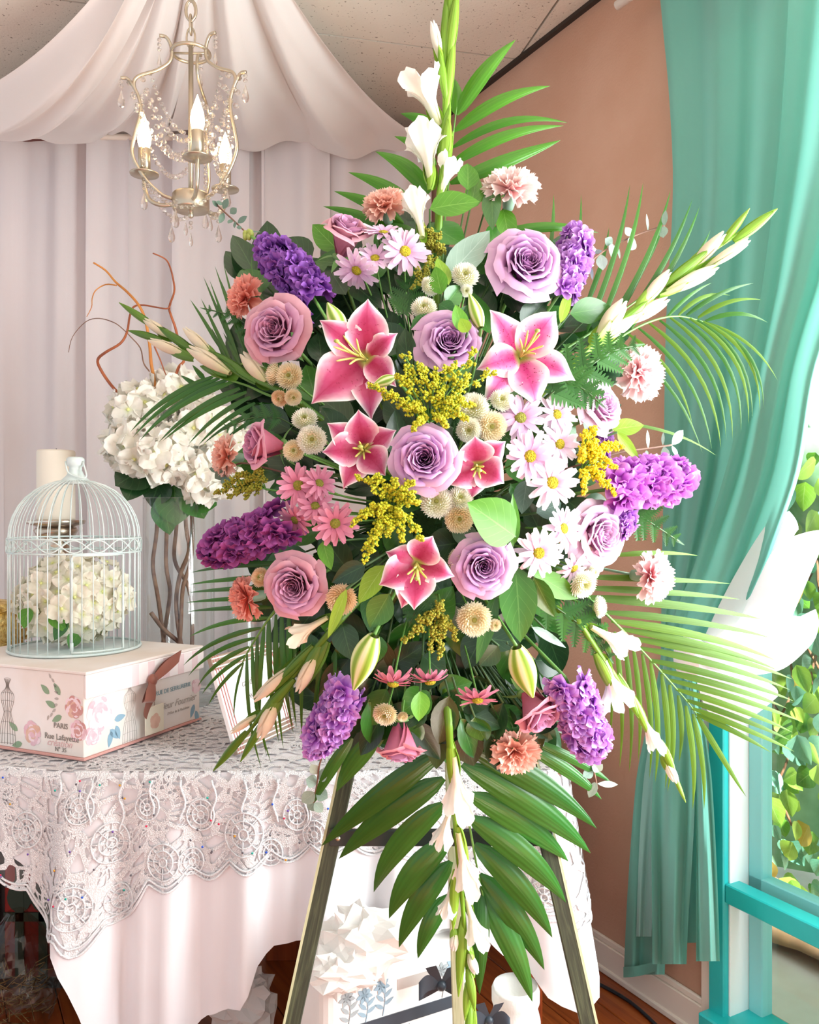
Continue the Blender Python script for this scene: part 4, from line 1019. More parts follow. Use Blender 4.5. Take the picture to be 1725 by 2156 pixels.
for k, (a, b, hgt, y_) in enumerate(((.055, .285, .075, -.001), (.095, .285, .07, -.001), (.135, .29, .075, -.001), (.28, .29, .07, -.001), (.31, .29, .075, -.001), (.12, .365, .075, .0985), (.20, .365, .08, .0985), (.29, .365, .08, .0985), (.06, .17, .075, -.001), (.2, .17, .08, -.001), (.13, .15, .09, -.001))):
    gs = [g_tube(catmull([V((0, 0, 0)), V((.006, hgt*.5, 0)), V((-.002, hgt*.8, 0))], 4), .0012, 4)]
    for j in range(7):
        an = 2*PI*j/7; gs.append(xf(ovate(fold=0, droop=0, nu=2, nv=4), Matrix.Translation(V((-.002, hgt*.85, .0004))) @ Matrix.Rotation(an, 4, 'Z') @ Matrix.Diagonal((.011, .020, .001, 1))))
    for j, an in enumerate((1.0, -1.1, .8, -.9)):
        gs.append(xf(ovate(fold=0, droop=0, nu=2, nv=4), Matrix.Translation(V((.003, hgt*(.2+.1*j), .0004))) @ Matrix.Rotation(an, 4, 'Z') @ Matrix.Diagonal((.009, .026, .001, 1))))
    part('flower_print', xf(merge(gs), Matrix.Translation(V((a, y_, b))) @ RFb), 'toile_ink' if k % 3 else 'toile_grey', gbx, smooth=False)
for nm, lb, px, py, d, s_ in (('ribbon_bow', 'navy satin bow on the front of the toile gift box', 930, 2075, 1.80, .95), ('ribbon_bow', 'smaller navy ribbon bow on the floor right of the gladiolus tip', 1030, 2148, 1.80, .85)):
    b_ = thing(nm, lb, 'bow', Matrix.Translation(at(px, py, d)) @ Matrix.Scale(s_, 4))
    for sg in (-1, 1):
        rib([(0, 0, 0), (sg*.03, -.012, .012), (sg*.05, -.02, -.002), (sg*.045, .0, -.012), (sg*.02, .004, -.006), (0, 0, 0)], [(0, 0, .014), (0, .004, .034), (0, .012, .034), (0, .01, .034), (0, 0, .03), (0, 0, .014)], 'bow_loop', 'navy_ribbon', b_)
        rib([(0, 0, 0), (sg*.016, -.008, .03), (sg*.024, -.012, .048)], [(.012, 0, 0), (.022, 0, .004), (.024, 0, .006)], 'bow_tail', 'navy_ribbon', b_)
    part('bow_knot', g_sphere(.012, 10, 6), 'navy_ribbon', b_)
# urn
UR = at(1086, 2150, 1.93)
ur = thing('plaster_urn', 'white plaster urn with moulded flowers under the table', 'urn', Matrix.Translation(V((UR.x, 1.93, 0))) @ Matrix.Diagonal((.82, .82, 1.8, 1)))
part('urn_body', g_lathe([(.04, 0), (.05, .01), (.072, .03), (.076, .07), (.068, .115), (.060, .130), (.066, .138), (.066, .152), (.060, .158), (.055, .150), (.001, .12)], 36), 'urn_white', ur)
for k in range(9):
    a = 2*PI*k/9; M = face(V((.075*math.cos(a), .075*math.sin(a), .075)), (math.cos(a), math.sin(a), .1), 1)
    part('moulding', xf(merge([xf(g_sphere(.009, 8, 5, .6), Matrix.Translation(V((.013*math.cos(t), .013*math.sin(t), 0)))) for t in [2*PI*i/5 for i in range(5)]]+[g_sphere(.008, 8, 5)]), M), 'urn_white', ur)
# dark red lacquered cabinet and the cellophane parcel in front of it
mat('lacquer_red', '8E1A12', .4, hex2='6A120C', noise=4); mat('lacquer_green', '24382A', .5); mat('lacquer_dark', '140C0C', .4)
cab = thing('lacquer_cabinet', 'dark red lacquered cabinet with green pattern below the lace', 'cabinet', V((-1.15, 2.55, 0)))
cbi = cab.matrix_basis.inverted()
part('carcass', xf(g_bbox(-1.6, -.72, 2.42, 2.85, 0.0, .70, .004), cbi), 'lacquer_dark', cab, smooth=False)
for x0, x1 in ((-1.58, -1.16), (-1.14, -.92)):
    d_ = part('door', xf(g_bbox(x0, x1, 2.405, 2.42, .04, .66, .003), cbi), 'lacquer_red', cab, smooth=False)
    gs = []
    for z in (.2, .36, .52):
        gs.append(g_box(x0, x1, 2.400, 2.406, z, z+.025))
    for k in range(3):
        xx = x0+(x1-x0)*(.2+.3*k); gs += [g_box(xx-.012, xx+.012, 2.400, 2.406, .04, .66)]
        for z in (.27, .44, .6): gs.append(xf(ovate(fold=0, droop=0), Matrix.Translation(V((xx, 2.401, z-.05))) @ RFb @ Matrix.Diagonal((.07, .11, .01, 1))))
    part('painted_pattern', xf(merge(gs), cbi), 'lacquer_green', d_, smooth=False)
glass_mat('cellophane', (.80, .80, .76, 1), 1.5, .12, 1.6)
mat('straw_fill', '7A6240', .8, hex2='A08050', noise=30)
CE = at(35, 2100, 2.25)
ce_ = thing('cellophane_parcel', 'clear cellophane wrapped parcel of straw in front of the dark cabinet', 'parcel', V((CE.x, 2.25, 0)))
rs = random.Random(8); K = [(V((rs.uniform(-1, 1), rs.uniform(-1, 1), rs.uniform(-1, 1)))*rs.uniform(4, 12), rs.uniform(0, 6)) for _ in range(10)]
def fce(u, v):
    a = 2*PI*u; z = v*.30; r = interp([(0, .07), (.3, .10), (.6, .095), (.85, .05), (1, .02)], v)
    d = V((math.cos(a), math.sin(a), v*2)); r *= 1+.04*sum(abs(math.sin(d.dot(k)+p)) for k, p in K)-.15
    return (r*math.cos(a), r*math.sin(a), z)
part('wrapping', g_grid(fce, 40, 20), 'cellophane', ce_, smooth=False)
sf = []
for k in range(120):
    p = V((rnd(-.06, .06), rnd(-.06, .06), rnd(.01, .14))); q_ = p+V((rnd(-.05, .05), rnd(-.05, .05), rnd(-.02, .03))); sf.append(g_tube([p, q_], .0014, 3))
o = part('straw', merge(sf), 'straw_fill', ce_); o['kind'] = 'stuff'

# ------------------------------------------------------------------ easel that carries the spray
mat('easel_bar', '2A2E2A', .6)
mat('foam_green', '2A4A24', .95, hex2='38602E', noise=40, bump=.5, bscale=200)
ED = 1.60
easel = thing('wooden_easel', 'green stained wooden tripod easel behind the flower spray', 'easel', V((.04, ED, 0)))
ei = easel.matrix_basis.inverted()
def beam(P0, P1, w_, t_, m, name, side=None):
    M = span(ei @ P0, ei @ P1, 1, (0, -1, 0)); L = (P1-P0).length
    Mn = Matrix(M)
    for i in range(3):
        Mn[i][1] = M[i][1]/L
    o = part(name, g_bbox(-w_/2, w_/2, 0, L, -t_/2, t_/2, .002), m, easel, Mn, False)
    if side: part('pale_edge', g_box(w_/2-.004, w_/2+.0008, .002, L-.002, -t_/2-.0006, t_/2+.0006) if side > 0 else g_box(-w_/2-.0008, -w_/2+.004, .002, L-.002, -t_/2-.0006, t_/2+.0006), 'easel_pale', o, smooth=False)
    return o
lt, lb = at(905, 820, ED), at(519, 2600, ED); lb.z = 0.0
rt, rb_ = at(955, 900, ED+.01), at(1338, 2600, ED+.01); rb_.z = 0.0
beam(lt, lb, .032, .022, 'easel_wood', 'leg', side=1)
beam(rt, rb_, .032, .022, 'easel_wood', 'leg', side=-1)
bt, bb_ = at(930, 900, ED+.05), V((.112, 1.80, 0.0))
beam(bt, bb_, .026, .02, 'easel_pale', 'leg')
cbar = beam(at(694, 1763, ED-.02), at(1164, 1763, ED-.015), .030, .012, 'easel_bar', 'crossbar')
for px in (712, 1148): part('bolt', xf(g_lathe([(.0045, 0), (.0045, .003), (.001, .0045)], 10), ei @ face(at(px, 1765, ED-.027), (0, -1, 0), 1)), 'nickel', easel)
foam = tag(ob('floral_foam', mk('floral_foam', g_bbox(-.11, .11, -.06, .05, -.24, .24, .03), 'foam_green', False), None, Matrix.Translation(at(905, 1090, 1.50))), 'dark green floral foam block hidden behind the flowers', 'floral foam')
FC = at(905, 1090, 1.50)

# ------------------------------------------------------------------ flower makers
mat('stem_green', '5A8A3A', .5, hex2='6E9E48', noise=20); mat('stem_dark', '3A5A28', .5); mat('calyx_green', '6A9A54', .5); mat('calyx_grey', '8AA890', .5)
def bd(px, py, off=0.0):     # depth of the domed front of the spray
    r2 = ((px-890)/560.0)**2+((py-1090)/620.0)**2
    return 1.285+.17*min(r2, 1.6)+off
def nrm_of(px, py, k=.75):
    return V(((px-890)/560.0*k, -1, -(py-1090)/620.0*k)).normalized()
def core(P):       # where a stem enters the foam
    d = P-FC
    return FC+V((max(-.09, min(.09, d.x*.35)), .0, max(-.21, min(.21, d.z*.45))))
def stem(t, P, n, r=.0028, m='stem_green', back=.03, name='stem'):
    """stem from the back of a bloom down into the foam, in the bloom's own space"""
    inv = t.matrix_basis.inverted(); Q = core(P); b = P-V(n).normalized()*back
    s = inv.to_scale()[0]
    mid = b.lerp(Q, .4)-V(n).normalized()*.02
    part(name, g_tube(catmull([inv @ b, inv @ mid, inv @ Q], 4), r*s, 5), m, t)

def rose_petal(rho, phw, h, flare, ph, zb=-.72):
    def f(u, v):
        U = 2*u-1
        w_ = phw*(.3+.7*math.sin(min(1, v*1.25)*PI/2))
        r = rho*(.28+.72*math.sin(min(1, v*1.25)*PI/2))+flare*max(0, v-.5)**2*2.4+.055*U*(.4+rho)
        lip = 1-.16*U*U*max(0, v-.4)/.6 - (.05*max(0, U*math.sin(ph))**2)
        z = zb+(h-zb)*math.sin(v*PI/2)*lip - flare*max(0, v-.72)**2*3.2
        r += .02*math.sin(5*U+ph)*v*v*(.3+rho); z += .02*math.sin(4*U+ph*1.7)*v*v+.018*math.sin(9*U+ph)*v**4; r += .03*math.sin(7*U+ph*2)*v**5*(.2+rho)
        a = U*w_
        return (r*math.cos(a), r*math.sin(a), z)
    return g_grid(f, 8, 7)
ROSE = []
OPEN = ((3, .06, 1.5, .32, 0), (4, .13, 1.2, .36, .01), (5, .20, 1.05, .40, .03), (6, .29, .9, .43, .07), (6, .40, .82, .43, .13), (6, .52, .78, .38, .24), (6, .64, .76, .26, .40), (5, .74, .78, .08, .60))
CUP = ((2, .07, 1.7, .60, 0), (3, .15, 1.35, .64, .01), (4, .24, 1.15, .68, .03), (4, .34, 1.1, .70, .06), (4, .46, 1.05, .66, .14), (4, .56, 1.0, .58, .30), (3, .62, 1.1, .46, .55))
for var in range(4):
    rs = random.Random(40+var); L_ = []
    for num, rho, phw, h, fl_ in (OPEN if var < 3 else CUP):
        off = rs.uniform(0, 6)
        for k in range(num):
            me = mk('petal', rose_petal(rho*rs.uniform(.95, 1.05), phw*rs.uniform(.92, 1.08), h+rs.uniform(-.03, .03), fl_*rs.uniform(.8, 1.25), rs.uniform(0, 6)), None)
            me.materials.append(None); L_.append((me, off+2*PI*k/num+rs.uniform(-.12, .12)))
    ROSE.append(L_)
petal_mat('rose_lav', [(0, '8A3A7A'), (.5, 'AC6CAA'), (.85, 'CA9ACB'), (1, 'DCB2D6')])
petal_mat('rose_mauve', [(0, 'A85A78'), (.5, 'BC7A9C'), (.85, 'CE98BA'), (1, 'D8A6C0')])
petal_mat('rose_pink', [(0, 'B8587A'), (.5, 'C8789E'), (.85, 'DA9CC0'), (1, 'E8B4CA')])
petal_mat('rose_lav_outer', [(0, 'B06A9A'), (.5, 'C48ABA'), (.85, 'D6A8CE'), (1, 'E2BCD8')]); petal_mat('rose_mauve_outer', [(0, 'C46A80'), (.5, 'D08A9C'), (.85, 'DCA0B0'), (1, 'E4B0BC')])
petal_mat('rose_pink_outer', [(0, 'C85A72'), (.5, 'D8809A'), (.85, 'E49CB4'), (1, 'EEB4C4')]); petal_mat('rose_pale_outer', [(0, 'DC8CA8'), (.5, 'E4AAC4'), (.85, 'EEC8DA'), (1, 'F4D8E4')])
petal_mat('rose_pale', [(0, 'D07C9C'), (.5, 'D6A0C8'), (.85, 'E2BEDF'), (1, 'EDCFE6')])
calyx_rose = mk('calyx', g_lathe([(.05, -1.0), (.16, -.95), (.30, -.84), (.34, -.72), (.2, -.66)], 12), 'calyx_green')
sepal = mk('sepal', xf(ovate(fold=.3, wpos=.3, droop=.3, nu=2, nv=5), Matrix.Diagonal((.22, .65, .5, 1))), 'calyx_green')
def rose(label, px, py, diam, m, n=None, off=-.03, var=0, roll=0.0):
    d = bd(px, py, off); P = at(px, py, d); nn = V(n).normalized() if n else nrm_of(px, py, .45)
    t = thing('rose', label, 'flower', face(P, nn, diam*.5/F*d, roll), 'roses in the spray')
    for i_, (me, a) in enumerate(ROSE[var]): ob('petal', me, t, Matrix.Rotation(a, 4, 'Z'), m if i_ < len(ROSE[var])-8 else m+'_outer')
    cx_ = ob('calyx', calyx_rose, t)
    for k in range(5): ob('sepal', sepal, cx_, Matrix.Translation(V((0, 0, -.78))) @ Matrix.Rotation(2*PI*k/5, 4, 'Z') @ Matrix.Translation(V((0, .25, 0))) @ Matrix.Rotation(-.3, 4, 'X'))
    stem(t, P, nn, .0035, back=diam*.5/F*d*.95)
    return t

CARN = []
for var in range(4):
    rs = random.Random(70+var)
    amp = rs.uniform(.10, .16); ph = rs.uniform(0, 6)
    def f(u, v, amp=amp, ph=ph, rs=rs):
        U = 2*u-1; k = int(round(u*14))
        r = v*(1-.10*U*U*v)+(.055*(1 if k % 2 else -1)*(1 if v > .97 else 0))
        return (r, U*.46*v**.75, amp*v**1.6*math.sin(4.5*U+ph)+.5*amp*v*v*math.sin(11*U+ph*2)-.12*v*v)
    CARN.append(mk('petal', g_grid(f, 14, 5), None)); CARN[-1].materials.append(None)
petal_mat('carn_pale', [(0, 'F0A0A4'), (.4, 'F5C0BE'), (.75, 'FADCD8'), (1, 'FDEEEA')], .7, .25)
petal_mat('carn_pink', [(0, 'EE7890'), (.35, 'F4A8B2'), (.6, 'F9D0D2'), (1, 'FDEAE8')], .7, .25)
petal_mat('carn_peach', [(0, 'EC907A'), (.5, 'F4B29E'), (1, 'FAD0C0')], .7, .25)
petal_mat('carn_coral', [(0, 'E87060'), (.5, 'F29482'), (1, 'F8B4A4')], .7, .25)
calyx_c = mk('calyx', g_lathe([(.06, -1.15), (.2, -1.1), (.24, -.9), (.23, -.55), (.30, -.32), (.12, -.3)], 12), 'calyx_grey')
def carnation(label, px, py, diam, m, n, off=-.02, squash=1.0, seed=0):
    d = bd(px, py, off); P = at(px, py, d); nn = V(n).normalized()
    t = thing('carnation', label, 'flower', face(P, nn, diam*.5/F*d, seed), 'carnations in the spray')
    rs = random.Random(seed+5)
    for num, e, L_ in ((4, 80, .62), (6, 64, .78), (7, 46, .92), (8, 26, 1.0), (7, 6, 1.0)):
        for k in range(num):
            a = 2*PI*k/num+rs.uniform(-.3, .3); el = math.radians(e+rs.uniform(-9, 9))
            M = Matrix.Rotation(a, 4, 'Z') @ Matrix.Translation(V((.03, 0, -.32))) @ Matrix.Rotation(-el, 4, 'Y') @ Matrix.Rotation(rs.uniform(-.35, .35), 4, 'X') @ Matrix.Scale(L_*rs.uniform(.93, 1.07), 4)
            ob('petal', rs.choice(CARN), t, M, m)
    ob('calyx', calyx_c, t)
    stem(t, P, nn, .0026, 'calyx_grey', back=diam*.5/F*d*1.05)
    return t

def daisy_petal(cup, ph, wd=.145):
    def f(u, v):
        U = 2*u-1; wv = wd*math.sin(PI*(.10+.82*v))**.6
        return (.16+v*.86, U*wv, cup*v*v+.05*math.sin(PI*v)+.03*(U*U-.5)+.015*math.sin(3*v+ph))
    return g_grid(f, 2, 5)
DAI = [mk('petal', daisy_petal(c, p), None) for c, p in ((.10, 0), (-.03, 1), (.2, 2), (-.14, 3))]
for m_ in DAI: m_.materials.append(None)
petal_mat('daisy_lilac', [(0, 'D8A4CC'), (.4, 'E6BEDE'), (1, 'F2DCEC')], .6, .25, veins=.05)
petal_mat('daisy_white', [(0, 'E2B8D6'), (.4, 'F0D8EA'), (1, 'FBF0F8')], .6, .25, veins=.05)
petal_mat('daisy_pink', [(0, 'C8708E'), (.4, 'D886A2'), (1, 'E4A0B8')], .6, .25, veins=.05)
mat('daisy_eye', 'D8C018', .8, hex2='A8A418', noise=9, bump=1.0, bscale=14)
mat('daisy_eye_green', 'A8A43A', .8, hex2='8A9030', noise=9, bump=1.0, bscale=14)
eye_d = mk('flower_eye', g_lathe([(.25, -.02), (.255, .03), (.22, .09), (.14, .13), (.05, .14), (.001, .13)], 18), None); eye_d.materials.append(None)
cal_d = mk('calyx', g_lathe([(.04, -.22), (.16, -.16), (.26, -.06), (.2, -.02)], 12), 'calyx_green')
def daisy(label, px, py, diam, m, n=None, off=-.035, eye='daisy_eye', seed=0, droop=0.0):
    d = bd(px, py, off); P = at(px, py, d); nn = V(n).normalized() if n else nrm_of(px, py, .35)
    t = thing('daisy', label, 'flower', face(P, nn, diam*.5/F*d, seed*1.3), 'daisy chrysanthemums in the spray')
    rs = random.Random(seed+90)
    for ring_, (num, tilt, L_) in enumerate(((14, -.02, 1.0), (10, .22, .88))):
        for k in range(num):
            a = 2*PI*k/num+ring_*.2+rs.uniform(-.1, .1)
            ob('petal', rs.choice(DAI), t, Matrix.Rotation(a, 4, 'Z') @ Matrix.Rotation(-(tilt+rs.uniform(-.12, .12)-droop), 4, 'Y') @ Matrix.Scale(L_*rs.uniform(.9, 1.06), 4), m)
    ob('flower_eye', eye_d, t, None, eye); ob('calyx', cal_d, t)
    stem(t, P, nn, .0016, back=diam*.5/F*d*.2)
    return t

def pompon_geo(seed):
    rs = random.Random(seed); gs = []; ga = PI*(3-math.sqrt(5)); n = 210
    for k in range(n):
        z = 1-1.15*(k+.5)/n; r = math.sqrt(max(0, 1-z*z)); a = ga*k
        if z > .93: continue
        dr_ = V((r*math.cos(a), r*math.sin(a), z)); b = V((dr_.x*.55, dr_.y*.55, dr_.z*.30))
        L_ = .46+.10*rs.random(); w_ = .075
        tn = V((-math.sin(a), math.cos(a), 0)); dd = (dr_+V((0, 0, .25))).normalized(); nn = dd.cross(tn)
        tip = b+dd*L_; mid = b+dd*L_*.6-nn*.03
        gs.append(([tuple(b-tn*w_*.5), tuple(b+tn*w_*.5), tuple(mid+tn*w_), tuple(mid-tn*w_), tuple(tip+nn*.05)], [(0, 1, 2, 3), (3, 2, 4)], [(0, 0), (1, 0), (1, .6), (0, .6), (.5, 1)]))
    return merge(gs)
POM = [mk('petals', pompon_geo(i), None) for i in range(2)]
for m_ in POM: m_.materials.append(None)
petal_mat('pom_white', [(0, 'D8DCA0'), (.5, 'F0EEDC'), (1, 'FBF9F2')], .7, .2)
petal_mat('pom_cream', [(0, 'DCC890'), (.5, 'F0E2BC'), (1, 'F8F0DC')], .7, .2)
petal_mat('pom_peach', [(0, 'DCB478'), (.5, 'F0D2A8'), (1, 'F8E4C8')], .7, .2)
mat('pom_eye', 'A8A84A', .8, bump=1, bscale=14); mat('pom_base', 'C8C490', .8)
pom_core = mk('flower_core', g_sphere(.62, 12, 7, .5), 'pom_base'); pom_eye = mk('flower_eye', g_sphere(.15, 10, 6, .6), 'pom_eye')
def pompon(label, px, py, r, m, n=None, off=-.03, seed=0, eye=True):
    d = bd(px, py, off); P = at(px, py, d); nn = V(n).normalized() if n else nrm_of(px, py, .5)
    t = thing('button_mum', label, 'flower', face(P, nn, r/F*d, seed), 'button chrysanthemums in the spray')
    ob('petals', POM[seed % 2], t, None, m); ob('flower_core', pom_core, t)
    if eye: ob('flower_eye', pom_eye, t, Matrix.Translation(V((0, 0, .42))))
    ob('calyx', cal_d, t, Matrix.Translation(V((0, 0, -.18))) @ Matrix.Scale(1.6, 4))
    stem(t, P, nn, .0016, back=r/F*d*.4)
    return t

def tepal(C, tip, n, W, ph, order):
    ax = tip-C; L_ = ax.length; ad = ax/L_; sd = ad.cross(n).normalized()
    def f(u, v):
        U = 2*u-1
        wv = W*(math.sin(PI*min(1, .07+.93*v**.80))**(.9+.35*v))
        hz = L_*(-.26+.95*v*(1-.62*v))-L_*1.1*max(0, v-.6)**2
        cup = (.35*(1-v)-.20*v)*wv*U*U
        ruf = .075*L_*math.sin(10*v+ph+(2.4 if U > 0 else 0))*abs(U)**2.2*math.sin(PI*v)
        return C+ad*(L_*(.03+.97*v))+sd*(U*wv)+n*(hz+cup+ruf)
    return g_grid(f, 8, 12)
def lily_mat(name, deep, mid_, edge_, spots, st):
    m, nt, out = nodes(name)
    tc = N(nt, 'ShaderNodeTexCoord'); sp = N(nt, 'ShaderNodeSeparateXYZ'); nt.links.new(tc.outputs['UV'], sp.inputs[0])
    U = math_n(nt, 'ABSOLUTE', math_n(nt, 'MULTIPLY_ADD', sp.outputs[0], 2.0, -1.0)); v_ = sp.outputs[1]
    e = math_n(nt, 'ADD', math_n(nt, 'MULTIPLY', math_n(nt, 'POWER', U, 1.7), .80), math_n(nt, 'MULTIPLY', math_n(nt, 'POWER', v_, 3.0), .42))
    nz = N(nt, 'ShaderNodeTexNoise'); nz.inputs['Scale'].default_value = 6; nt.links.new(tc.outputs['UV'], nz.inputs['Vector'])
    e = math_n(nt, 'ADD', e, math_n(nt, 'MULTIPLY_ADD', nz.outputs['Fac'], .24, -.12))
    c = ramp(nt, e, [(st[0], lin(deep)), (st[1], lin(mid_)), (st[2], lin(edge_)), (st[3], lin('FBF4F2'))])
    mr = math_n(nt, 'LESS_THAN', U, .045)
    c = mixc(nt, math_n(nt, 'MULTIPLY', mr, math_n(nt, 'SUBTRACT', .8, math_n(nt, 'MULTIPLY', v_, .6))), c, lin(deep))
    vo = N(nt, 'ShaderNodeTexVoronoi'); vo.inputs['Scale'].default_value = 16; mp = N(nt, 'ShaderNodeMapping'); mp.inputs['Scale'].default_value = (.6, 1.4, 1)
    nt.links.new(tc.outputs['UV'], mp.inputs[0]); nt.links.new(mp.outputs[0], vo.inputs['Vector'])
    dot = math_n(nt, 'LESS_THAN', vo.outputs['Distance'], .22)
    zone = math_n(nt, 'MULTIPLY', math_n(nt, 'LESS_THAN', v_, .55), math_n(nt, 'LESS_THAN', U, .7))
    c = mixc(nt, math_n(nt, 'MULTIPLY', math_n(nt, 'MULTIPLY', dot, zone), spots), c, lin('8A0A3A'))
    th = ramp(nt, v_, [(.03, (1, 1, 1)), (.13, (0, 0, 0))]); c = mixc(nt, th, c, lin('A8A850'))
    b = N(nt, 'ShaderNodeBsdfPrincipled'); nt.links.new(c, b.inputs['Base Color']); b.inputs['Roughness'].default_value = .45
    t = N(nt, 'ShaderNodeBsdfTranslucent'); nt.links.new(c, t.inputs['Color'])
    mx = N(nt, 'ShaderNodeMixShader'); mx.inputs[0].default_value = .22
    nt.links.new(b.outputs[0], mx.inputs[1]); nt.links.new(t.outputs[0], mx.inputs[2]); nt.links.new(mx.outputs[0], out.inputs[0])
lily_mat('lily_deep', 'A81C50', 'C44E7C', 'E2A0B8', .55, (.02, .26, .54, .86)); lily_mat('lily_light', 'C8307E', 'DE7AB0', 'F2CCE0', .8, (.0, .22, .50, .80))
mat('lily_stamen', 'C8C468', .5); mat('lily_stigma', '9CA850', .5)
def lily(label, px, py, tips, m, off=-.05, n=(0, -1, 0), wid=.30, stam=(0, -1), slen=1.0):
    d = bd(px, py, off); C = at(px, py, d); nn = V(n).normalized()
    t = thing('lily', label, 'flower', Matrix.Translation(C), 'stargazer lilies in the spray')
    inv = t.matrix_basis.inverted(); Lm = 0
    for k, (tx, ty) in enumerate(tips):
        T = at(tx, ty, d); T = T-nn*((T-C).dot(nn)); L_ = (T-C).length; Lm = max(Lm, L_)
        Wd = max(L_, .062)*(wid if k % 2 else wid*1.25)
        lift = V((0, 0, 0)) if k % 2 else nn*.004
        part('petal', xf(tepal(C+lift, T+lift, nn, Wd, k*1.7, k), inv), m, t)
    base = C-nn*Lm*.22; sdir = (nn+V((stam[0]*.65, 0, stam[1]*.65))).normalized()
    ux = sdir.orthogonal().normalized(); uy = sdir.cross(ux)
    for k in range(6):
        a = 2*PI*k/6; o_ = (ux*math.cos(a)+uy*math.sin(a))
        pts = [base, base+sdir*Lm*.35*slen+o_*Lm*.06, base+sdir*Lm*.68*slen+o_*Lm*.20]
        part('stamen', xf(g_tube(catmull(pts, 4), [.0016]*8+[.0008], 5), inv), 'lily_stamen', t)
    pts = [base, base+sdir*Lm*.5*slen, base+sdir*Lm*.98*slen+V((0, 0, .006))]
    pi_ = part('pistil', xf(g_tube(catmull(pts, 5), .002, 6), inv), 'lily_stamen', t)
    part('stigma', xf(g_sphere(.0042, 8, 6, .7), Matrix.Translation(inv @ pts[-1])), 'lily_stigma', pi_)
    stem(t, C, nn, .004, back=Lm*.25)
    return t
def bud_geo(nr=6):
    def f(u, v):
        a = 2*PI*u; r = .5*(math.sin(PI*min(1, v*.86+.10))**.8)*(1-.45*v*v)*(1+.07*math.cos(3*a))
        return (r*math.cos(a), v, r*math.sin(a))
    return g_grid(f, 18, 12)
def bud_mat():
    m, nt, out = nodes('lily_bud')
    tc = N(nt, 'ShaderNodeTexCoord'); sp = N(nt, 'ShaderNodeSeparateXYZ'); nt.links.new(tc.outputs['UV'], sp.inputs[0])
    s = math_n(nt, 'SINE', math_n(nt, 'MULTIPLY', sp.outputs[0], 2*PI*6)); s = math_n(nt, 'MULTIPLY_ADD', s, .5, .5)
    c = ramp(nt, s, [(.1, lin('7CA02C')), (.5, lin('B4C868')), (.9, lin('E2E4B0'))])
    b = N(nt, 'ShaderNodeBsdfPrincipled'); nt.links.new(c, b.inputs['Base Color']); b.inputs['Roughness'].default_value = .45; nt.links.new(b.outputs[0], out.inputs[0])
bud_mat(); budm = mk('bud', bud_geo(), 'lily_bud')
def lily_bud(label, x0, y0, x1, y1, w_, off=-.05):
    P0 = at(x0, y0, bd(x0, y0, off)); P1 = at(x1, y1, bd(x1, y1, off-.01))
    t = thing('lily_bud', label, 'flower bud', Matrix.Translation(P0), 'lily buds in the spray')
    ob('bud', budm, t, span(V((0, 0, 0)), P1-P0, w_/F*P0.y, (0, -1, 0)))
    stem(t, P0, (P1-P0), .0028, back=.002); return t

def stock_geo(seed):
    rs = random.Random(seed); gs = []
    for ring_, (num, el, L_) in enumerate(((5, .15, 1.0), (5, .6, .85), (4, 1.05, .62))):
        for k in range(num):
            a = 2*PI*k/num+ring_*.6+rs.uniform(-.2, .2); ph = rs.uniform(0, 6)
            def f(u, v):
                U = 2*u-1
                return (v*(1-.15*U*U), U*.42*math.sin(PI*(.08+.72*v))**.7, .12*v*math.sin(3.5*U+ph)-.18*v*v*(1-ring_*.4))
            gs.append(xf(g_grid(f, 4, 3), Matrix.Rotation(a, 4, 'Z') @ Matrix.Translation(V((.02, 0, 0))) @ Matrix.Rotation(-(el+rs.uniform(-.15, .15)), 4, 'Y') @ Matrix.Scale(L_, 4)))
    return merge(gs)
STK = [mk('floret', stock_geo(i), None) for i in range(3)]
for m_ in STK: m_.materials.append(None)
petal_mat('stock_purple', [(0, '5A1C76'), (.5, '8040A4'), (1, 'A068C0')], .6, .2); petal_mat('stock_violet', [(0, '8A34A4'), (.5, 'AE62CA'), (1, 'D2A2E2')], .6, .25)
petal_mat('stock_plum', [(0, '5C1458'), (.5, '85327F'), (1, 'A4569E')], .6, .2); petal_mat('stock_magenta', [(0, '90289A'), (.5, 'B44CC0'), (1, 'D68EDC')], .6, .25)
def stock(label, pts, w_, m, nfl=26, off=-.02, seed=0, tip=None):
    rs = random.Random(seed+200)
    W_ = [at(x, y, bd(x, y, off)) for x, y in pts]; c = catmull(W_, 8)
    t = thing('stock_spike', label, 'flower', Matrix.Translation(W_[-1]), 'purple stock spikes in the spray')
    inv = t.matrix_basis.inverted()
    part('stem', g_tube([inv @ p for p in c]+[inv @ core(W_[-1])], .003, 5), 'stem_green', t)
    R_ = w_*.5/F*W_[0].y
    for k in range(nfl):
        v = (k+.5)/nfl; p = c[int(v*(len(c)-1))]; ax = (c[-1]-c[0]).normalized()
        a = k*2.399+rs.uniform(-.3, .3)
        o1 = ax.cross(V((0, -1, 0))).normalized(); o2 = V((0, -1, 0))
        dr_ = o1*math.sin(a)+o2*(abs(math.cos(a))*.9-.1)-ax*.25
        dr_.normalize(); s = R_*(.80 if v > .18 else .55)*rs.uniform(.85, 1.1)
        ob('floret', rs.choice(STK), t, face(inv @ (p+dr_*R_*(.58 if v > .12 else .3)), dr_, s, rs.uniform(0, 6)), m)
    if tip:
        T = at(*tip, bd(*tip, off)); part('tip_stem', g_tube([inv @ W_[0], inv @ W_[0].lerp(T, .6), inv @ T], .0028, 5), 'stem_green', t)
        part('tip_buds', xf(merge([xf(g_sphere(.005, 8, 5, 1.4), Matrix.Translation(V((.006*math.cos(j*1.3), .004*math.sin(j), .005*math.sin(j*1.3))))) for j in range(6)]), Matrix.Translation(inv @ T)), 'lily_stigma', t)
    return t

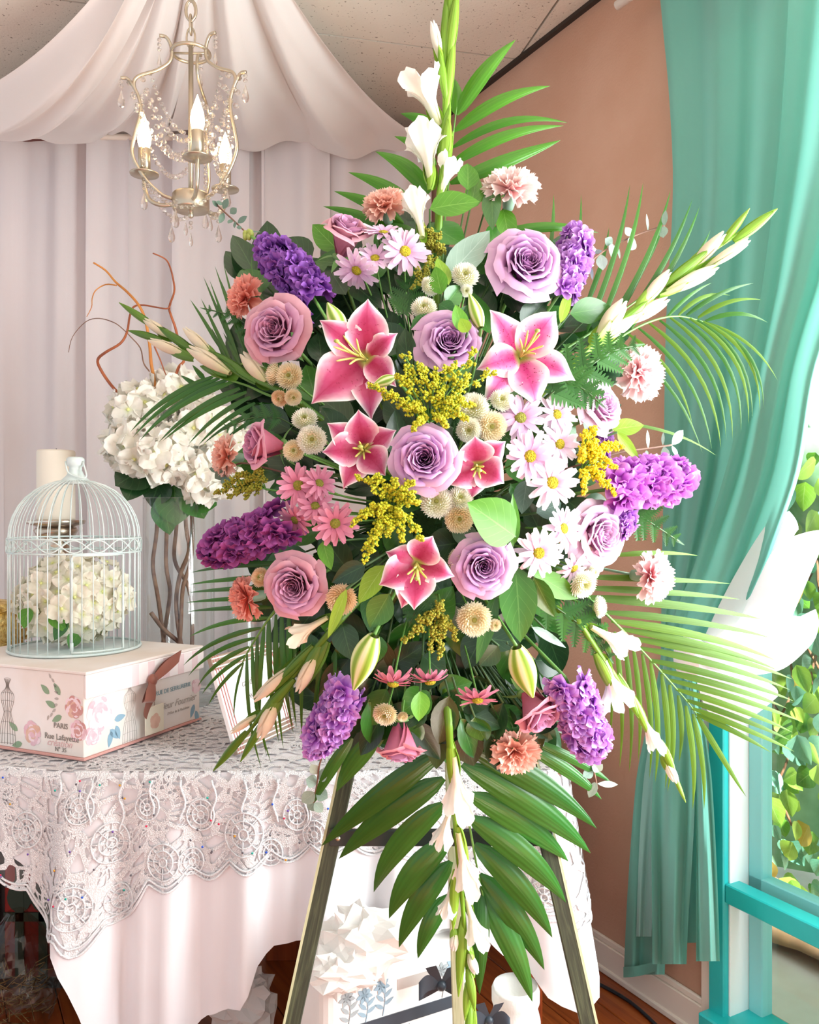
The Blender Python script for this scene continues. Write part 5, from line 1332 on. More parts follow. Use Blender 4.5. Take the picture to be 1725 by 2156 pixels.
def trumpet(seed, open_=1.0):
    rs = random.Random(seed+900); gs = []
    for k in range(6):
        a0 = 2*PI*k/6+rs.uniform(-.12, .12); fl_ = rs.uniform(.55, 1.25)*open_; ln = rs.uniform(.86, 1.06); ph = rs.uniform(0, 6); inn = .82 if k % 2 else 1.0
        def f(u, v):
            U = 2*u-1
            if open_ < .5: r = (.08+.27*math.sin(PI*min(1, v*.78+.05)))*inn
            else: r = (.10+.14*v+fl_*max(0, v-.42)**1.5*.85)*inn
            r += .05*math.sin(6*U+ph)*v**3*open_
            y = v*ln*(1-.20*U*U*v*v)+.02*math.sin(13*U+ph)*v**5-.10*open_*fl_*max(0, v-.8)**2*10*.3
            a = a0+U*(.78 if open_ > .5 else .95)*(1-.35*max(0, v-.7)/.3*U*U)
            return (r*math.cos(a), y, r*math.sin(a))
        gs.append(g_grid(f, 8, 9))
    return merge(gs)
TRU = [mk('bloom', trumpet(i, 1.0), None) for i in range(2)]+[mk('bloom', trumpet(5, .3), None)]
for m_ in TRU: m_.materials.append(None)
petal_mat('glad_white', [(0, 'DDE2A8'), (.35, 'F2F0DE'), (1, 'FCFAF4')], .55, .3); petal_mat('glad_cream', [(0, 'D4D8A0'), (.35, 'EBDFC2'), (1, 'F3E9D4')], .55, .3)
leaf_mat('spathe_green', '6C9A26', '96BE3E', .4, .25, ribs=22)
leaf_mat('spathe_dark', '4E7A28', '6E9430', .4, .25, ribs=22)
def spathe_geo():
    def f(u, v):
        a = (u-.5)*PI*1.15; r = .5*math.sin(PI*min(1, .12+.86*v))**.8*(1-.2*v)
        return (r*math.sin(a), v, r*math.cos(a)*.8-.1)
    return g_grid(f, 6, 9)
spm = mk('spathe', spathe_geo(), None); spm.materials.append(None)
def gladiolus(label, pts, r, items, mg='spathe_green', mw='glad_white', off=-.02, ddepth=0.0):
    W_ = [at(x, y, bd(x, y, off)+ddepth*i) for i, (x, y) in enumerate(pts)]; c = catmull(W_, 6)
    t = thing('gladiolus', label, 'flower', Matrix.Translation(W_[0]), 'gladiolus stems in the spray'); inv = t.matrix_basis.inverted()
    cc = [inv @ core(W_[0])]+[inv @ p for p in c]
    part('stem', g_tube(cc, [r]+[r*(1-.55*i/len(c)) for i in range(len(c))], 7), mg, t)
    for k, (kind, x0, y0, x1, y1, w_) in enumerate(items):
        o_ = -.012+.006*(k % 3)
        P0 = at(x0, y0, bd(x0, y0, off)+o_*.3); P1 = at(x1, y1, bd(x1, y1, off)+o_-.006); ww = w_/F*P0.y
        up = V((.25*(1 if k % 2 else -1), -1, .1))
        if kind == 'F':
            ob('bloom', TRU[k % 2], t, span(inv @ P0, inv @ P1, ww, up), mw)
            ob('spathe', spm, t, span(inv @ (P0.lerp(P1, -.12)), inv @ P0.lerp(P1, .55)+V((0, .004, 0)), ww*.42, up*-1), mg)
        elif kind == 'B':
            ob('bloom', TRU[2], t, span(inv @ P0.lerp(P1, .15), inv @ P1, ww*1.25, up), mw)
            ob('spathe', spm, t, span(inv @ P0, inv @ P0.lerp(P1, .82), ww*1.0, up), mg) if k % 2 else ob('spathe', spm, t, span(inv @ P0, inv @ P0.lerp(P1, .7)+V((0, .004, 0)), ww*1.15, V((.9, .5, -.3))), mg)
        else:
            ob('spathe', spm, t, span(inv @ P0, inv @ P1, ww, up), mg); ob('spathe', spm, t, span(inv @ P0, inv @ P0.lerp(P1, .9), ww*.8, -up), mg)
    return t

def blade_geo(curve, droop, nu=2, nv=9, wpos=.35):
    def f(u, v):
        U = 2*u-1; wv = math.sin(PI*min(1, .04+.96*v**(math.log(.5)/math.log(wpos))))**.8
        return (U*.5*wv+0, v, -.18*abs(U)*wv)
    vs, fs, uv = g_grid(f, nu, nv)
    return vs, fs, uv
def frond(label, rachis, leaflets, m, name='palm_frond', off=.03, rr=.0028, drop=.02, sag=1.0, broad=False):
    """rachis pixels; leaflets (x0, y0, x1, y1, width px, bow px) each its own blade bowed sideways"""
    R_ = [at(x, y, bd(x, y, off)) for x, y in rachis]; c = catmull(R_, 5)
    t = thing(name, label, 'palm leaf', Matrix.Translation(R_[0]), 'palm fronds in the spray'); inv = t.matrix_basis.inverted()
    part('rachis', g_tube([inv @ core(R_[0])]+[inv @ p for p in c], [rr]+[rr*(1-.6*i/len(c)) for i in range(len(c))], 5), 'stem_green', t)
    for k, (x0, y0, x1, y1, w_, bow_) in enumerate(leaflets):
        d0 = bd(x0, y0, off); d1 = bd(x1, y1, off)+drop*((k % 3)-1)*.5
        P0 = at(x0, y0, d0); P1 = at(x1, y1, d1); ax = P1-P0; L_ = ax.length
        sd = V((ax.z, 0, -ax.x)).normalized(); ww = w_/F*d0; bw_ = bow_/F*d0
        def f(u, v):
            U = 2*u-1
            if broad: wv = math.sin(PI*min(1, .05+.95*v**.72))**.85
            else: wv = min(1, .45+v*3)*(1-v**2.2)**.9
            p = P0+ax*v+sd*(bw_*4*v*(1-v)*.9)+sd*(U*.5*ww*wv)+V((0, -1, 0))*(.10*L_*math.sin(PI*v)-.16*ww*abs(U)*wv-.05*ww)
            return inv @ p
        part('leaflet', g_grid(f, 4 if broad else 2, 11 if broad else 9), m[k % len(m)], t)
    return t
leaf_mat('palm_green', '2E6420', '4A8430', .35, .3, ribs=14); leaf_mat('palm_bright', '486F10', '628A1A', .6, .3, ribs=14); leaf_mat('palm_dark', '2C5A1E', '3E7026', .35, .15, ribs=14)
leaf_mat('emerald_dark', '24561A', '38742A', .3, .15, ribs=16); leaf_mat('emerald_bright', '3C7816', '569424', .3, .35, ribs=16)

def sprig(label, leaves, name='salal_sprig', cat='foliage', off=.0, stemm='stem_dark', group='leafy sprigs in the spray', r=.0022):
    """leaves: (x0, y0, x1, y1, width px, material, depth offset)"""
    x0, y0 = leaves[0][:2]; B0 = at(x0, y0, bd(x0, y0, off)); t = thing(name, label, cat, Matrix.Translation(B0), group); inv = t.matrix_basis.inverted()
    Q = core(B0)
    for k, (a, b, c, d_, w_, m, o_) in enumerate(leaves):
        P0 = at(a, b, bd(a, b, off+o_)); P1 = at(c, d_, bd(c, d_, off+o_)-.01+.02*((k*7) % 3-1)*.6)
        up = V((rnd(-.45, .45), -1, rnd(-.1, .6)))
        ob('leaf', [leafA, leafB, leafC][k % 3], t, span(inv @ P0, inv @ P1, w_/F*P0.y, up), m)
        part('stem', g_tube([inv @ P0, inv @ P0.lerp(Q, .5), inv @ Q], r, 4), stemm, t)
    return t
disc = mk('leaf', xf(ovate(0, 0, fold=.15, wpos=.5, droop=.06, nu=4, nv=6), Matrix.Identity(4)), None); disc.materials.append(None)
def eucalyptus(label, pts, leaves, off=.0, m='leaf_silver'):
    W_ = [at(x, y, bd(x, y, off)) for x, y in pts]; c = catmull(W_, 5)
    t = thing('eucalyptus_sprig', label, 'foliage', Matrix.Translation(W_[0]), 'eucalyptus sprigs in the spray'); inv = t.matrix_basis.inverted()
    part('stem', g_tube([inv @ p for p in c]+[inv @ core(W_[-1])], .0016, 5), 'twig', t)
    for k, (a, b, c_, d_, w_) in enumerate(leaves):
        P0 = at(a, b, bd(a, b, off)); P1 = at(c_, d_, bd(c_, d_, off)-.008)
        ob('leaf', disc, t, span(inv @ P0, inv @ P1, w_/F*P0.y, (rnd(-.6, .6), -1, rnd(-.2, .7))), m)
    return t
def fern_geo():
    gs = []
    for k in range(9):
        v = k/9
        for s in (-1, 1):
            L_ = .5*(1-v)**.8*.62+.04
            def f(u, w_):
                return (s*(w_*L_), v+.05*w_*1.6+(u-.5)*.15*(1-w_*.8), .02*w_)
            gs.append(g_grid(f, 1, 2))
    gs.append(g_tube([(0, 0, 0), (0, 1, 0)], .008, 4)); return merge(gs)
fern_pinna = mk('pinna', fern_geo(), None, False); fern_pinna.materials.append(None)
leaf_mat('fern_green', '24561E', '3A742A', .4, .2)
def fern(label, pts, n, Lp, off=-.0, m='fern_green', w_=1.0):
    W_ = [at(x, y, bd(x, y, off)) for x, y in pts]; c = catmull(W_, 8)
    t = thing('leather_fern', label, 'fern', Matrix.Translation(W_[0]), 'leather fern in the spray'); inv = t.matrix_basis.inverted()
    part('rachis', g_tube([inv @ core(W_[0])]+[inv @ p for p in c], .0014, 4), 'stem_dark', t)
    for k in range(n):
        v = (k+.5)/n; p = c[int(v*(len(c)-1))]; ax = (c[min(len(c)-1, int(v*(len(c)-1))+1)]-c[max(0, int(v*(len(c)-1))-1)]).normalized()
        for s in (-1, 1):
            sd = ax.cross(V((0, -1, 0))).normalized()*s; L_ = Lp/F*p.y*(1-.8*v)*(.75+.25*min(1, v*4))
            e = p+(sd*.82+ax*.55+V((0, -.12, 0)))*L_
            ob('pinna', fern_pinna, t, span(inv @ p, inv @ e, L_*w_, (.1*s, -1, .2)), m)
    ob('pinna', fern_pinna, t, span(inv @ c[-2], inv @ (c[-1]+(c[-1]-c[-3]).normalized()*Lp*.25/F*c[-1].y), Lp*.16/F*c[-1].y, (0, -1, .2)), m)
    return t
mat('gold_yellow', 'C8C41C', .7, hex2='A8AE22', noise=400); mat('gold_olive', 'A09A24', .7, hex2='8A8A2A', noise=400); mat('gold_bright', 'E8CC10', .7, hex2='D8C818', noise=400)
def goldenrod(label, base, sprays, m, off=-.04, seed=0, dens=1.0):
    """sprays: (x, y) tips; each a feathery plume of tiny blossoms"""
    rs = random.Random(seed+300); B0 = at(*base, bd(*base, off+.03))
    t = thing('goldenrod', label, 'flower', Matrix.Translation(B0), 'goldenrod plumes in the spray'); inv = t.matrix_basis.inverted()
    stem(t, B0, (0, -1, 0), .002, 'stem_green', back=.0)
    for tx, ty in sprays:
        T = at(tx, ty, bd(tx, ty, off)); c = catmull([B0, B0.lerp(T, .5)+V((0, -.012, .01)), T], 6); ax = T-B0; L_ = ax.length
        gs = []; stm = [g_tube([inv @ p for p in c], .0013, 4)]
        nb = int(9*dens)+2
        for k in range(nb):
            v = .28+.72*k/nb; p = c[int(v*(len(c)-1))]; sd = V((rs.uniform(-1, 1), rs.uniform(-1, .4), rs.uniform(-1, 1))).normalized()
            e = p+(sd*.7+ax.normalized()*.6)*L_*.30*(1.15-v)
            stm.append(g_tube([inv @ p, inv @ e], .0007, 3))
            for j in range(12):
                q_ = p.lerp(e, .2+.8*j/11)+V((rs.uniform(-1, 1), rs.uniform(-1, 1), rs.uniform(-1, 1)))*.0035
                gs.append(g_oct(inv @ q_, rs.uniform(.0017, .0029)))
        part('plume_stems', merge(stm), 'stem_green', t)
        o_ = part('blossoms', merge(gs), m, t); o_['kind'] = 'stuff'
    return t

# ------------------------------------------------------------------ palm fronds (behind everything else)
random.seed(17)
frond('broad bright palm frond fanning out at the top of the spray', [(935, 480), (945, 380), (955, 280), (962, 225)],
  [(962, 240, 1087, 82, 34, -6), (957, 275, 1160, 180, 28, -10), (950, 312, 1196, 258, 19, -22), (945, 348, 1188, 264, 25, -12), (948, 385, 1182, 294, 32, 8), (960, 240, 958, 165, 26, 4),
   (935, 290, 843, 238, 30, 8), (918, 348, 830, 286, 27, 8), (905, 405, 790, 318, 36, 10), (880, 440, 733, 362, 30, 6), (850, 470, 703, 402, 28, 4), (830, 490, 680, 434, 24, 4), (1050, 492, 1262, 490, 22, -8), (1000, 420, 1120, 400, 24, -5)],
  ['emerald_bright'], off=.05, broad=True)
frond('broad dark green palm frond fanning down below the spray', [(945, 1530), (962, 1620), (985, 1720), (1005, 1830), (1018, 1890)],
  [(930, 1585, 676, 1783, 52, 16), (935, 1640, 713, 1810, 58, 20), (940, 1690, 787, 1880, 54, 30), (945, 1770, 819, 1936, 58, 22), (950, 1815, 840, 1997, 52, 18), (945, 1885, 880, 2020, 40, 12),
   (968, 1563, 1258, 1746, 56, -26), (974, 1610, 1245, 1798, 62, -24), (988, 1672, 1198, 1815, 56, -20), (988, 1721, 1193, 1902, 58, -24), (1000, 1778, 1164, 1976, 54, -20), (1010, 1842, 1147, 2044, 52, -16), (1016, 1877, 1122, 2112, 52, -12), (1016, 1867, 1010, 2096, 40, 4),
   (800, 1545, 708, 1668, 44, 10), (742, 1555, 661, 1693, 28, 8), (1110, 1575, 1268, 1684, 30, -14), (1120, 1560, 1290, 1650, 22, -12)],
  ['emerald_dark'], off=.04, broad=True, rr=.0035)
frond('slender palm frond with upright leaflets at the upper right', [(1150, 760), (1260, 690), (1360, 620), (1450, 560)],
  [(1158, 540, 1166, 409, 9, 0), (1195, 640, 1224, 409, 11, 3), (1232, 650, 1283, 478, 12, 4), (1235, 700, 1327, 388, 13, 6), (1262, 690, 1355, 383, 13, 6), (1285, 690, 1413, 399, 15, 8), (1312, 690, 1459, 418, 14, 8), (1330, 690, 1474, 434, 14, 8), (1395, 625, 1497, 484, 13, 8), (1300, 650, 1400, 470, 11, 5)],
  ['palm_green'], off=.05)
frond('arching palm frond with drooping leaflets at the right against the curtain', [(1215, 790), (1300, 715), (1370, 677), (1430, 666), (1490, 680)],
  [(1405, 668, 1500, 595, 9, -8), (1429, 664, 1539, 622, 10, -18), (1446, 664, 1588, 596, 11, -10), (1470, 669, 1604, 631, 11, -14), (1485, 676, 1617, 679, 11, -16), (1490, 679, 1638, 801, 8, -14), (1486, 678, 1609, 858, 10, -30), (1478, 675, 1601, 866, 10, -32), (1465, 671, 1585, 881, 10, -30), (1450, 668, 1577, 894, 11, -34), (1432, 667, 1561, 912, 11, -34), (1412, 668, 1543, 926, 11, -32), (1390, 674, 1530, 928, 11, -30), (1368, 680, 1519, 945, 11, -28), (1345, 690, 1500, 948, 10, -24), (1322, 702, 1460, 900, 10, -20), (1300, 716, 1480, 955, 9, -20), (1310, 890, 1510, 960, 7, -10)],
  ['palm_green', 'palm_bright'], off=.06)
frond('large bright palm frond spreading to the lower right', [(1180, 1200), (1273, 1289), (1328, 1344), (1391, 1412), (1445, 1474), (1470, 1508)],
  [(1290, 1170, 1471, 1170, 12, -8), (1230, 1215, 1539, 1229, 15, -6), (1230, 1238, 1560, 1262, 16, -8), (1235, 1258, 1606, 1304, 21, -12), (1273, 1289, 1623, 1343, 17, -14), (1288, 1307, 1635, 1391, 19, -18), (1310, 1325, 1640, 1412, 17, -16), (1328, 1344, 1671, 1431, 17, -16), (1349, 1365, 1665, 1453, 16, -14), (1368, 1390, 1674, 1477, 16, -12), (1391, 1412, 1659, 1492, 15, -11), (1411, 1432, 1689, 1520, 14, -10), (1424, 1451, 1671, 1543, 14, -9), (1445, 1474, 1668, 1561, 13, -8), (1457, 1491, 1674, 1583, 13, -6), (1466, 1503, 1625, 1585, 13, -5), (1469, 1508, 1572, 1678, 14, 4),
   (1460, 1503, 1483, 1706, 13, -2), (1445, 1486, 1459, 1706, 14, -2), (1429, 1464, 1430, 1606, 13, -2), (1411, 1442, 1406, 1668, 14, -2), (1394, 1419, 1401, 1662, 14, -2), (1371, 1395, 1380, 1648, 14, -2), (1353, 1376, 1368, 1641, 13, -2), (1334, 1360, 1344, 1604, 12, -2), (1315, 1345, 1325, 1628, 12, -2), (1295, 1330, 1305, 1618, 12, -2), (1275, 1310, 1285, 1560, 11, -2)],
  ['palm_bright'], off=.06)
frond('dark palm frond drooping at the lower left beside the framed card', [(640, 1210), (575, 1291), (545, 1335), (519, 1378), (511, 1396)],
  [(600, 1187, 400, 1206, 13, 8), (590, 1215, 398, 1231, 12, 6), (585, 1237, 395, 1248, 12, 5), (580, 1258, 392, 1269, 12, 5), (572, 1279, 395, 1288, 12, 6), (565, 1301, 398, 1341, 12, 14), (550, 1322, 385, 1402, 12, 18), (538, 1343, 396, 1424, 11, 18), (525, 1362, 416, 1446, 11, 14), (517, 1380, 425, 1462, 10, 8), (511, 1396, 438, 1486, 9, 6),
   (513, 1395, 493, 1518, 6, 4), (520, 1377, 551, 1620, 9, 6), (531, 1361, 571, 1607, 10, 6), (542, 1341, 562, 1594, 11, 4), (556, 1320, 548, 1520, 11, 0), (566, 1297, 588, 1566, 13, 3), (581, 1294, 597, 1578, 12, 2), (593, 1290, 618, 1545, 13, 3), (608, 1290, 625, 1533, 13, 2), (625, 1320, 612, 1480, 12, 0), (640, 1330, 636, 1560, 11, 0), (679, 1370, 658, 1500, 10, -2), (672, 1380, 664, 1512, 10, -2), (706, 1372, 706, 1458, 9, 0)],
  ['palm_dark', 'palm_green'], off=.05)
frond('dark palm frond sweeping left across the white hydrangeas', [(640, 860), (560, 830), (520, 812), (470, 797), (446, 792)],
  [(448, 793, 273, 911, 14, 10), (462, 796, 279, 921, 13, 10), (478, 799, 293, 929, 15, 10), (492, 803, 306, 913, 13, 8), (505, 817, 334, 931, 14, 8), (519, 825, 342, 929, 13, 6), (527, 835, 397, 935, 12, 6), (537, 848, 417, 938, 11, 5), (540, 866, 427, 936, 9, 4), (545, 880, 470, 930, 9, 3), (430, 798, 405, 768, 12, 0), (415, 812, 380, 790, 11, 0)],
  ['palm_dark', 'palm_green'], off=.05)
frond('dark spiky palm frond with upright leaflets at the upper left', [(600, 790), (540, 770), (500, 765), (470, 750)],
  [(467, 738, 400, 630, 9, 3), (487, 765, 423, 628, 9, 3), (497, 745, 428, 582, 8, 3), (504, 760, 441, 589, 8, 3), (516, 741, 452, 559, 8, 3), (525, 745, 470, 553, 8, 2), (530, 760, 464, 588, 8, 3), (540, 700, 530, 538, 7, 0), (560, 700, 546, 573, 7, 0), (480, 770, 445, 690, 9, 2), (510, 780, 470, 700, 9, 2)],
  ['palm_dark'], off=.06)

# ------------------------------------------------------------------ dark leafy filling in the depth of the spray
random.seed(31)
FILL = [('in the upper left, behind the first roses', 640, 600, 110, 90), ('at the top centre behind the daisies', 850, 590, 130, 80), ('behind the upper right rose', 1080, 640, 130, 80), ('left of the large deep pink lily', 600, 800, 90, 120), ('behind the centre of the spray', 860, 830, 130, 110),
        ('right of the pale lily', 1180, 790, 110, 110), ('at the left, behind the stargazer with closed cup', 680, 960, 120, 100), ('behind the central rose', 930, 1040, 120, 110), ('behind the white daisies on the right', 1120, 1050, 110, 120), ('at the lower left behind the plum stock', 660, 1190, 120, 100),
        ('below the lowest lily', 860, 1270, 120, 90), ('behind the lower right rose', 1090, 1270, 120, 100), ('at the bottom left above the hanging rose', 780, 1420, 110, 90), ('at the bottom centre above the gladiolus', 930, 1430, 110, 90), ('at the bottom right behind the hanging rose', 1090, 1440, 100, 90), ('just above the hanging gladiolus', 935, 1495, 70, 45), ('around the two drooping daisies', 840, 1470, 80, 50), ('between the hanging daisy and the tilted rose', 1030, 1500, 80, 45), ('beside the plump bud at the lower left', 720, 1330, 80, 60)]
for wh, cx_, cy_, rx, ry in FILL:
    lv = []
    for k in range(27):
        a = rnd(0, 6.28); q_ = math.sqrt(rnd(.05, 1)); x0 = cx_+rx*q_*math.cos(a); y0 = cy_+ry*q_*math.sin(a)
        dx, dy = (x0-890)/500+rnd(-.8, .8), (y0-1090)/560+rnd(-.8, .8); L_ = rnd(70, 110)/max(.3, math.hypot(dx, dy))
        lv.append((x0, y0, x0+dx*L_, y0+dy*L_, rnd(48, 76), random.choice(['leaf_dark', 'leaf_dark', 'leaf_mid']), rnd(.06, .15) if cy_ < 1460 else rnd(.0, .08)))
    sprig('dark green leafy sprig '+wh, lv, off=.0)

# ------------------------------------------------------------------ leaves that show in front
sprig('bright green salal leaves at the top beside the gladiolus', [(905, 440, 1010, 418, 66, 'leaf_bright', -.02), (985, 400, 988, 335, 46, 'leaf_bright', 0), (905, 470, 975, 520, 78, 'leaf_mid', .02), (1035, 395, 1038, 480, 42, 'leaf_mid', .02), (1060, 440, 1075, 520, 44, 'leaf_bright', .03), (940, 585, 1030, 490, 70, 'leaf_silver', -.01), (1050, 560, 960, 545, 50, 'leaf_mid', .02), (990, 440, 1010, 360, 40, 'leaf_bright', .03), (1035, 470, 1045, 560, 40, 'leaf_mid', .03)], off=-.01)
sprig('green salal leaves left of the mauve rose at the upper left', [(715, 530, 655, 470, 52, 'leaf_bright', .03), (735, 560, 660, 540, 60, 'leaf_mid', .03), (690, 560, 730, 625, 62, 'leaf_dark', .02), (700, 640, 640, 690, 70, 'leaf_dark', .03), (745, 600, 800, 640, 60, 'leaf_dark', .03), (790, 440, 830, 440, 40, 'leaf_dark', .02), (840, 480, 870, 520, 40, 'leaf_mid', .03)], off=0)
sprig('round green eucalyptus-like leaves between the white button mums', [(930, 620, 915, 560, 42, 'leaf_bright', -.03), (940, 640, 975, 600, 44, 'leaf_mid', -.02), (945, 600, 920, 545, 34, 'leaf_lime', -.03), (975, 700, 960, 640, 38, 'leaf_bright', -.05), (985, 700, 970, 668, 30, 'leaf_lime', -.06), (925, 640, 960, 660, 36, 'leaf_mid', -.02), (960, 690, 990, 640, 34, 'leaf_mid', -.03)], off=-.01)
sprig('green leaves on either side of the rose above the goldenrod', [(860, 770, 850, 690, 46, 'leaf_dark', -.01), (865, 690, 935, 668, 40, 'leaf_mid', -.02), (940, 800, 1000, 755, 44, 'leaf_mid', -.03)], off=-.01)
sprig('green leaves right of the purple stock at the upper right', [(1200, 660, 1290, 645, 56, 'leaf_mid', -.01), (1250, 655, 1310, 675, 44, 'leaf_mid', 0), (1180, 680, 1200, 610, 24, 'leaf_lime', -.02), (1100, 690, 1150, 630, 60, 'leaf_dark', .03), (1060, 620, 1130, 650, 60, 'leaf_dark', .04)], off=0)
sprig('yellow-green leaves right of the pale rose on the right', [(1290, 905, 1358, 892, 40, 'leaf_lime', -.02), (1300, 910, 1350, 975, 24, 'leaf_lime', -.03)], off=0)
sprig('large bright green leaf right of the central button mums', [(1085, 1130, 990, 1060, 104, 'leaf_bright', -.04), (1080, 1150, 1085, 1040, 30, 'leaf_bright', -.03), (1130, 1080, 1180, 1060, 50, 'leaf_silver_dark', .01), (1110, 1010, 1100, 1080, 46, 'leaf_silver_dark', .01), (1075, 1020, 1110, 1060, 40, 'leaf_mid', .02)], off=-.01)
sprig('glossy dark leaf hanging below the lower right rose', [(1085, 1190, 1100, 1355, 82, 'leaf_mid', -.02), (1125, 1215, 1165, 1305, 48, 'leaf_mid', -.03), (1120, 1205, 1215, 1260, 52, 'leaf_bright', -.02), (1045, 1250, 1005, 1400, 36, 'leaf_mid', .0), (1120, 1320, 1195, 1365, 20, 'leaf_silver', 0)], off=-.01)
sprig('lime green leaves at the lower left below the pink daisies', [(810, 1190, 755, 1270, 50, 'leaf_lime', -.03), (680, 1140, 695, 1200, 34, 'leaf_bright', -.03), (820, 1250, 780, 1320, 60, 'leaf_mid', -.02), (730, 1240, 690, 1345, 26, 'leaf_lime', -.04), (770, 1190, 695, 1225, 46, 'leaf_dark', -.01), (680, 1260, 620, 1340, 66, 'leaf_dark', .0), (720, 1310, 740, 1390, 60, 'leaf_dark', .01), (700, 1290, 690, 1340, 50, 'leaf_mid', .01)], off=-.01)
sprig('small pale leaves hanging between the drooping daisies at the bottom', [(885, 1455, 885, 1520, 44, 'leaf_bright', -.02), (1000, 1510, 1020, 1570, 54, 'leaf_mid', 0), (960, 1450, 920, 1540, 60, 'leaf_dark', .02), (870, 1520, 930, 1600, 50, 'leaf_dark', .02), (830, 1510, 770, 1560, 50, 'leaf_mid', .02), (1050, 1360, 1010, 1400, 50, 'leaf_dark', .02), (890, 1380, 940, 1420, 60, 'leaf_dark', .03)], off=0)
eucalyptus('thin grey eucalyptus sprig reaching toward the chandelier', [(455, 430), (490, 462), (530, 500), (600, 560)], [(460, 436, 447, 422, 14), (470, 440, 480, 418, 16), (472, 448, 462, 470, 13), (485, 450, 498, 438, 15), (490, 462, 480, 470, 12), (500, 470, 520, 455, 12), (510, 480, 498, 478, 9), (515, 488, 550, 488, 9), (495, 465, 494, 480, 8), (470, 430, 455, 425, 14)], off=.03, m='leaf_silver_dark')
eucalyptus('eucalyptus sprig with round grey leaves at the upper right', [(1400, 475), (1340, 495), (1270, 530), (1200, 590)], [(1398, 478, 1402, 442, 13), (1395, 475, 1397, 500, 22), (1365, 487, 1362, 450, 9), (1335, 500, 1327, 526, 26), (1330, 498, 1318, 478, 22), (1293, 515, 1288, 540, 26), (1290, 514, 1275, 502, 20), (1265, 535, 1270, 568, 24), (1260, 535, 1258, 525, 18), (1225, 570, 1215, 610, 30), (1300, 515, 1306, 545, 7), (1245, 560, 1248, 590, 7)], off=.0)
eucalyptus('eucalyptus sprig with pale leaves at the right above the magenta stock', [(1415, 937), (1360, 945), (1310, 952), (1250, 970)], [(1415, 937, 1440, 905, 22), (1415, 938, 1428, 962, 14), (1398, 940, 1405, 970, 18), (1365, 945, 1364, 905, 11), (1396, 938, 1397, 910, 7), (1362, 948, 1362, 960, 8)], off=-.0)
eucalyptus('eucalyptus sprig hanging at the lower left below the purple stock', [(660, 1690), (668, 1650), (673, 1610), (690, 1560)], [(668, 1650, 645, 1640, 28), (670, 1640, 690, 1625, 26), (664, 1668, 635, 1690, 30), (666, 1668, 690, 1680, 28), (662, 1690, 650, 1706, 24), (662, 1690, 680, 1710, 22), (670, 1630, 655, 1610, 22)], off=.03)
eucalyptus('eucalyptus sprig hanging below the violet stock at the lower right', [(1258, 1660), (1250, 1620), (1240, 1595), (1200, 1540)], [(1250, 1622, 1228, 1635, 22), (1250, 1622, 1270, 1610, 22), (1256, 1645, 1240, 1680, 20), (1258, 1650, 1302, 1652, 14), (1246, 1610, 1262, 1625, 18)], off=.03)
eucalyptus('dark eucalyptus leaves below the peach carnation at the left', [(470, 1010), (480, 990), (510, 975), (560, 985)], [(478, 990, 440, 985, 24), (478, 992, 452, 1008, 26), (474, 1000, 480, 1022, 26), (490, 985, 470, 980, 20)], off=.01, m='leaf_silver_dark')
fern('leather fern frond over the pale rose on the right', [(1160, 830), (1230, 780), (1290, 740), (1340, 728)], 7, 105, off=-.05)
fern('second leather fern frond crossing the pale rose at the right', [(1190, 800), (1230, 820), (1265, 850)], 5, 70, off=-.06)
fern('leather fern frond below the magenta stock', [(1320, 1070), (1370, 1100), (1430, 1140)], 6, 75, off=.0)
fern('leather fern frond at the lower right above the white gladiolus', [(1150, 1265), (1215, 1310), (1260, 1350), (1285, 1385)], 7, 80, off=-.02)
fern('feathery dark fern in the lower centre above the cream mum', [(900, 1240), (880, 1275), (865, 1310)], 6, 60, off=-.02)
fern('dark fern beside the coral carnation at the upper left', [(560, 720), (500, 670), (430, 650)], 7, 50, off=.03)
fern('dark fern edge above the plum rose at the left', [(590, 880), (530, 880), (470, 905)], 6, 46, off=.02)
fern('dark fern tips beside the peach carnation at the bottom', [(1080, 1530), (1050, 1570), (1030, 1600)], 5, 46, off=.0)
fern('fine dark fern between the upper daisies and mums', [(850, 660), (860, 610), (870, 560)], 7, 60, off=.03)

# ------------------------------------------------------------------ gladiolus
gladiolus('tall white gladiolus rising upright at the top of the spray', [(925, 430), (937, 300), (948, 150), (953, -60)], .007,
  [('F', 925, 265, 880, 150, 88), ('F', 908, 385, 893, 275, 84), ('F', 928, 412, 950, 338, 50), ('F', 890, 500, 872, 408, 58), ('B', 930, 140, 912, 48, 24), ('G', 938, 245, 958, 55, 24), ('G', 935, 345, 945, 240, 26), ('G', 945, 130, 965, -30, 26), ('G', 935, 140, 942, -30, 24), ('G', 940, 210, 925, 95, 20), ('G', 925, 330, 948, 215, 24), ('G', 928, 400, 955, 275, 22), ('G', 905, 400, 912, 330, 22), ('G', 948, 40, 953, -60, 22)], ddepth=.0)
gladiolus('cream budded gladiolus pointing to the upper right', [(1215, 760), (1290, 690), (1400, 595), (1520, 515), (1600, 462)], .006,
  [('B', 1250, 722, 1312, 640, 44), ('B', 1258, 725, 1335, 670, 30), ('B', 1300, 690, 1402, 634, 34), ('B', 1340, 655, 1406, 576, 32), ('B', 1385, 625, 1505, 566, 34), ('B', 1440, 580, 1522, 494, 32), ('B', 1470, 575, 1575, 508, 26), ('G', 1520, 515, 1580, 438, 18), ('G', 1545, 508, 1638, 438, 26), ('G', 1290, 700, 1370, 630, 28), ('G', 1400, 600, 1500, 520, 26)], mw='glad_cream')
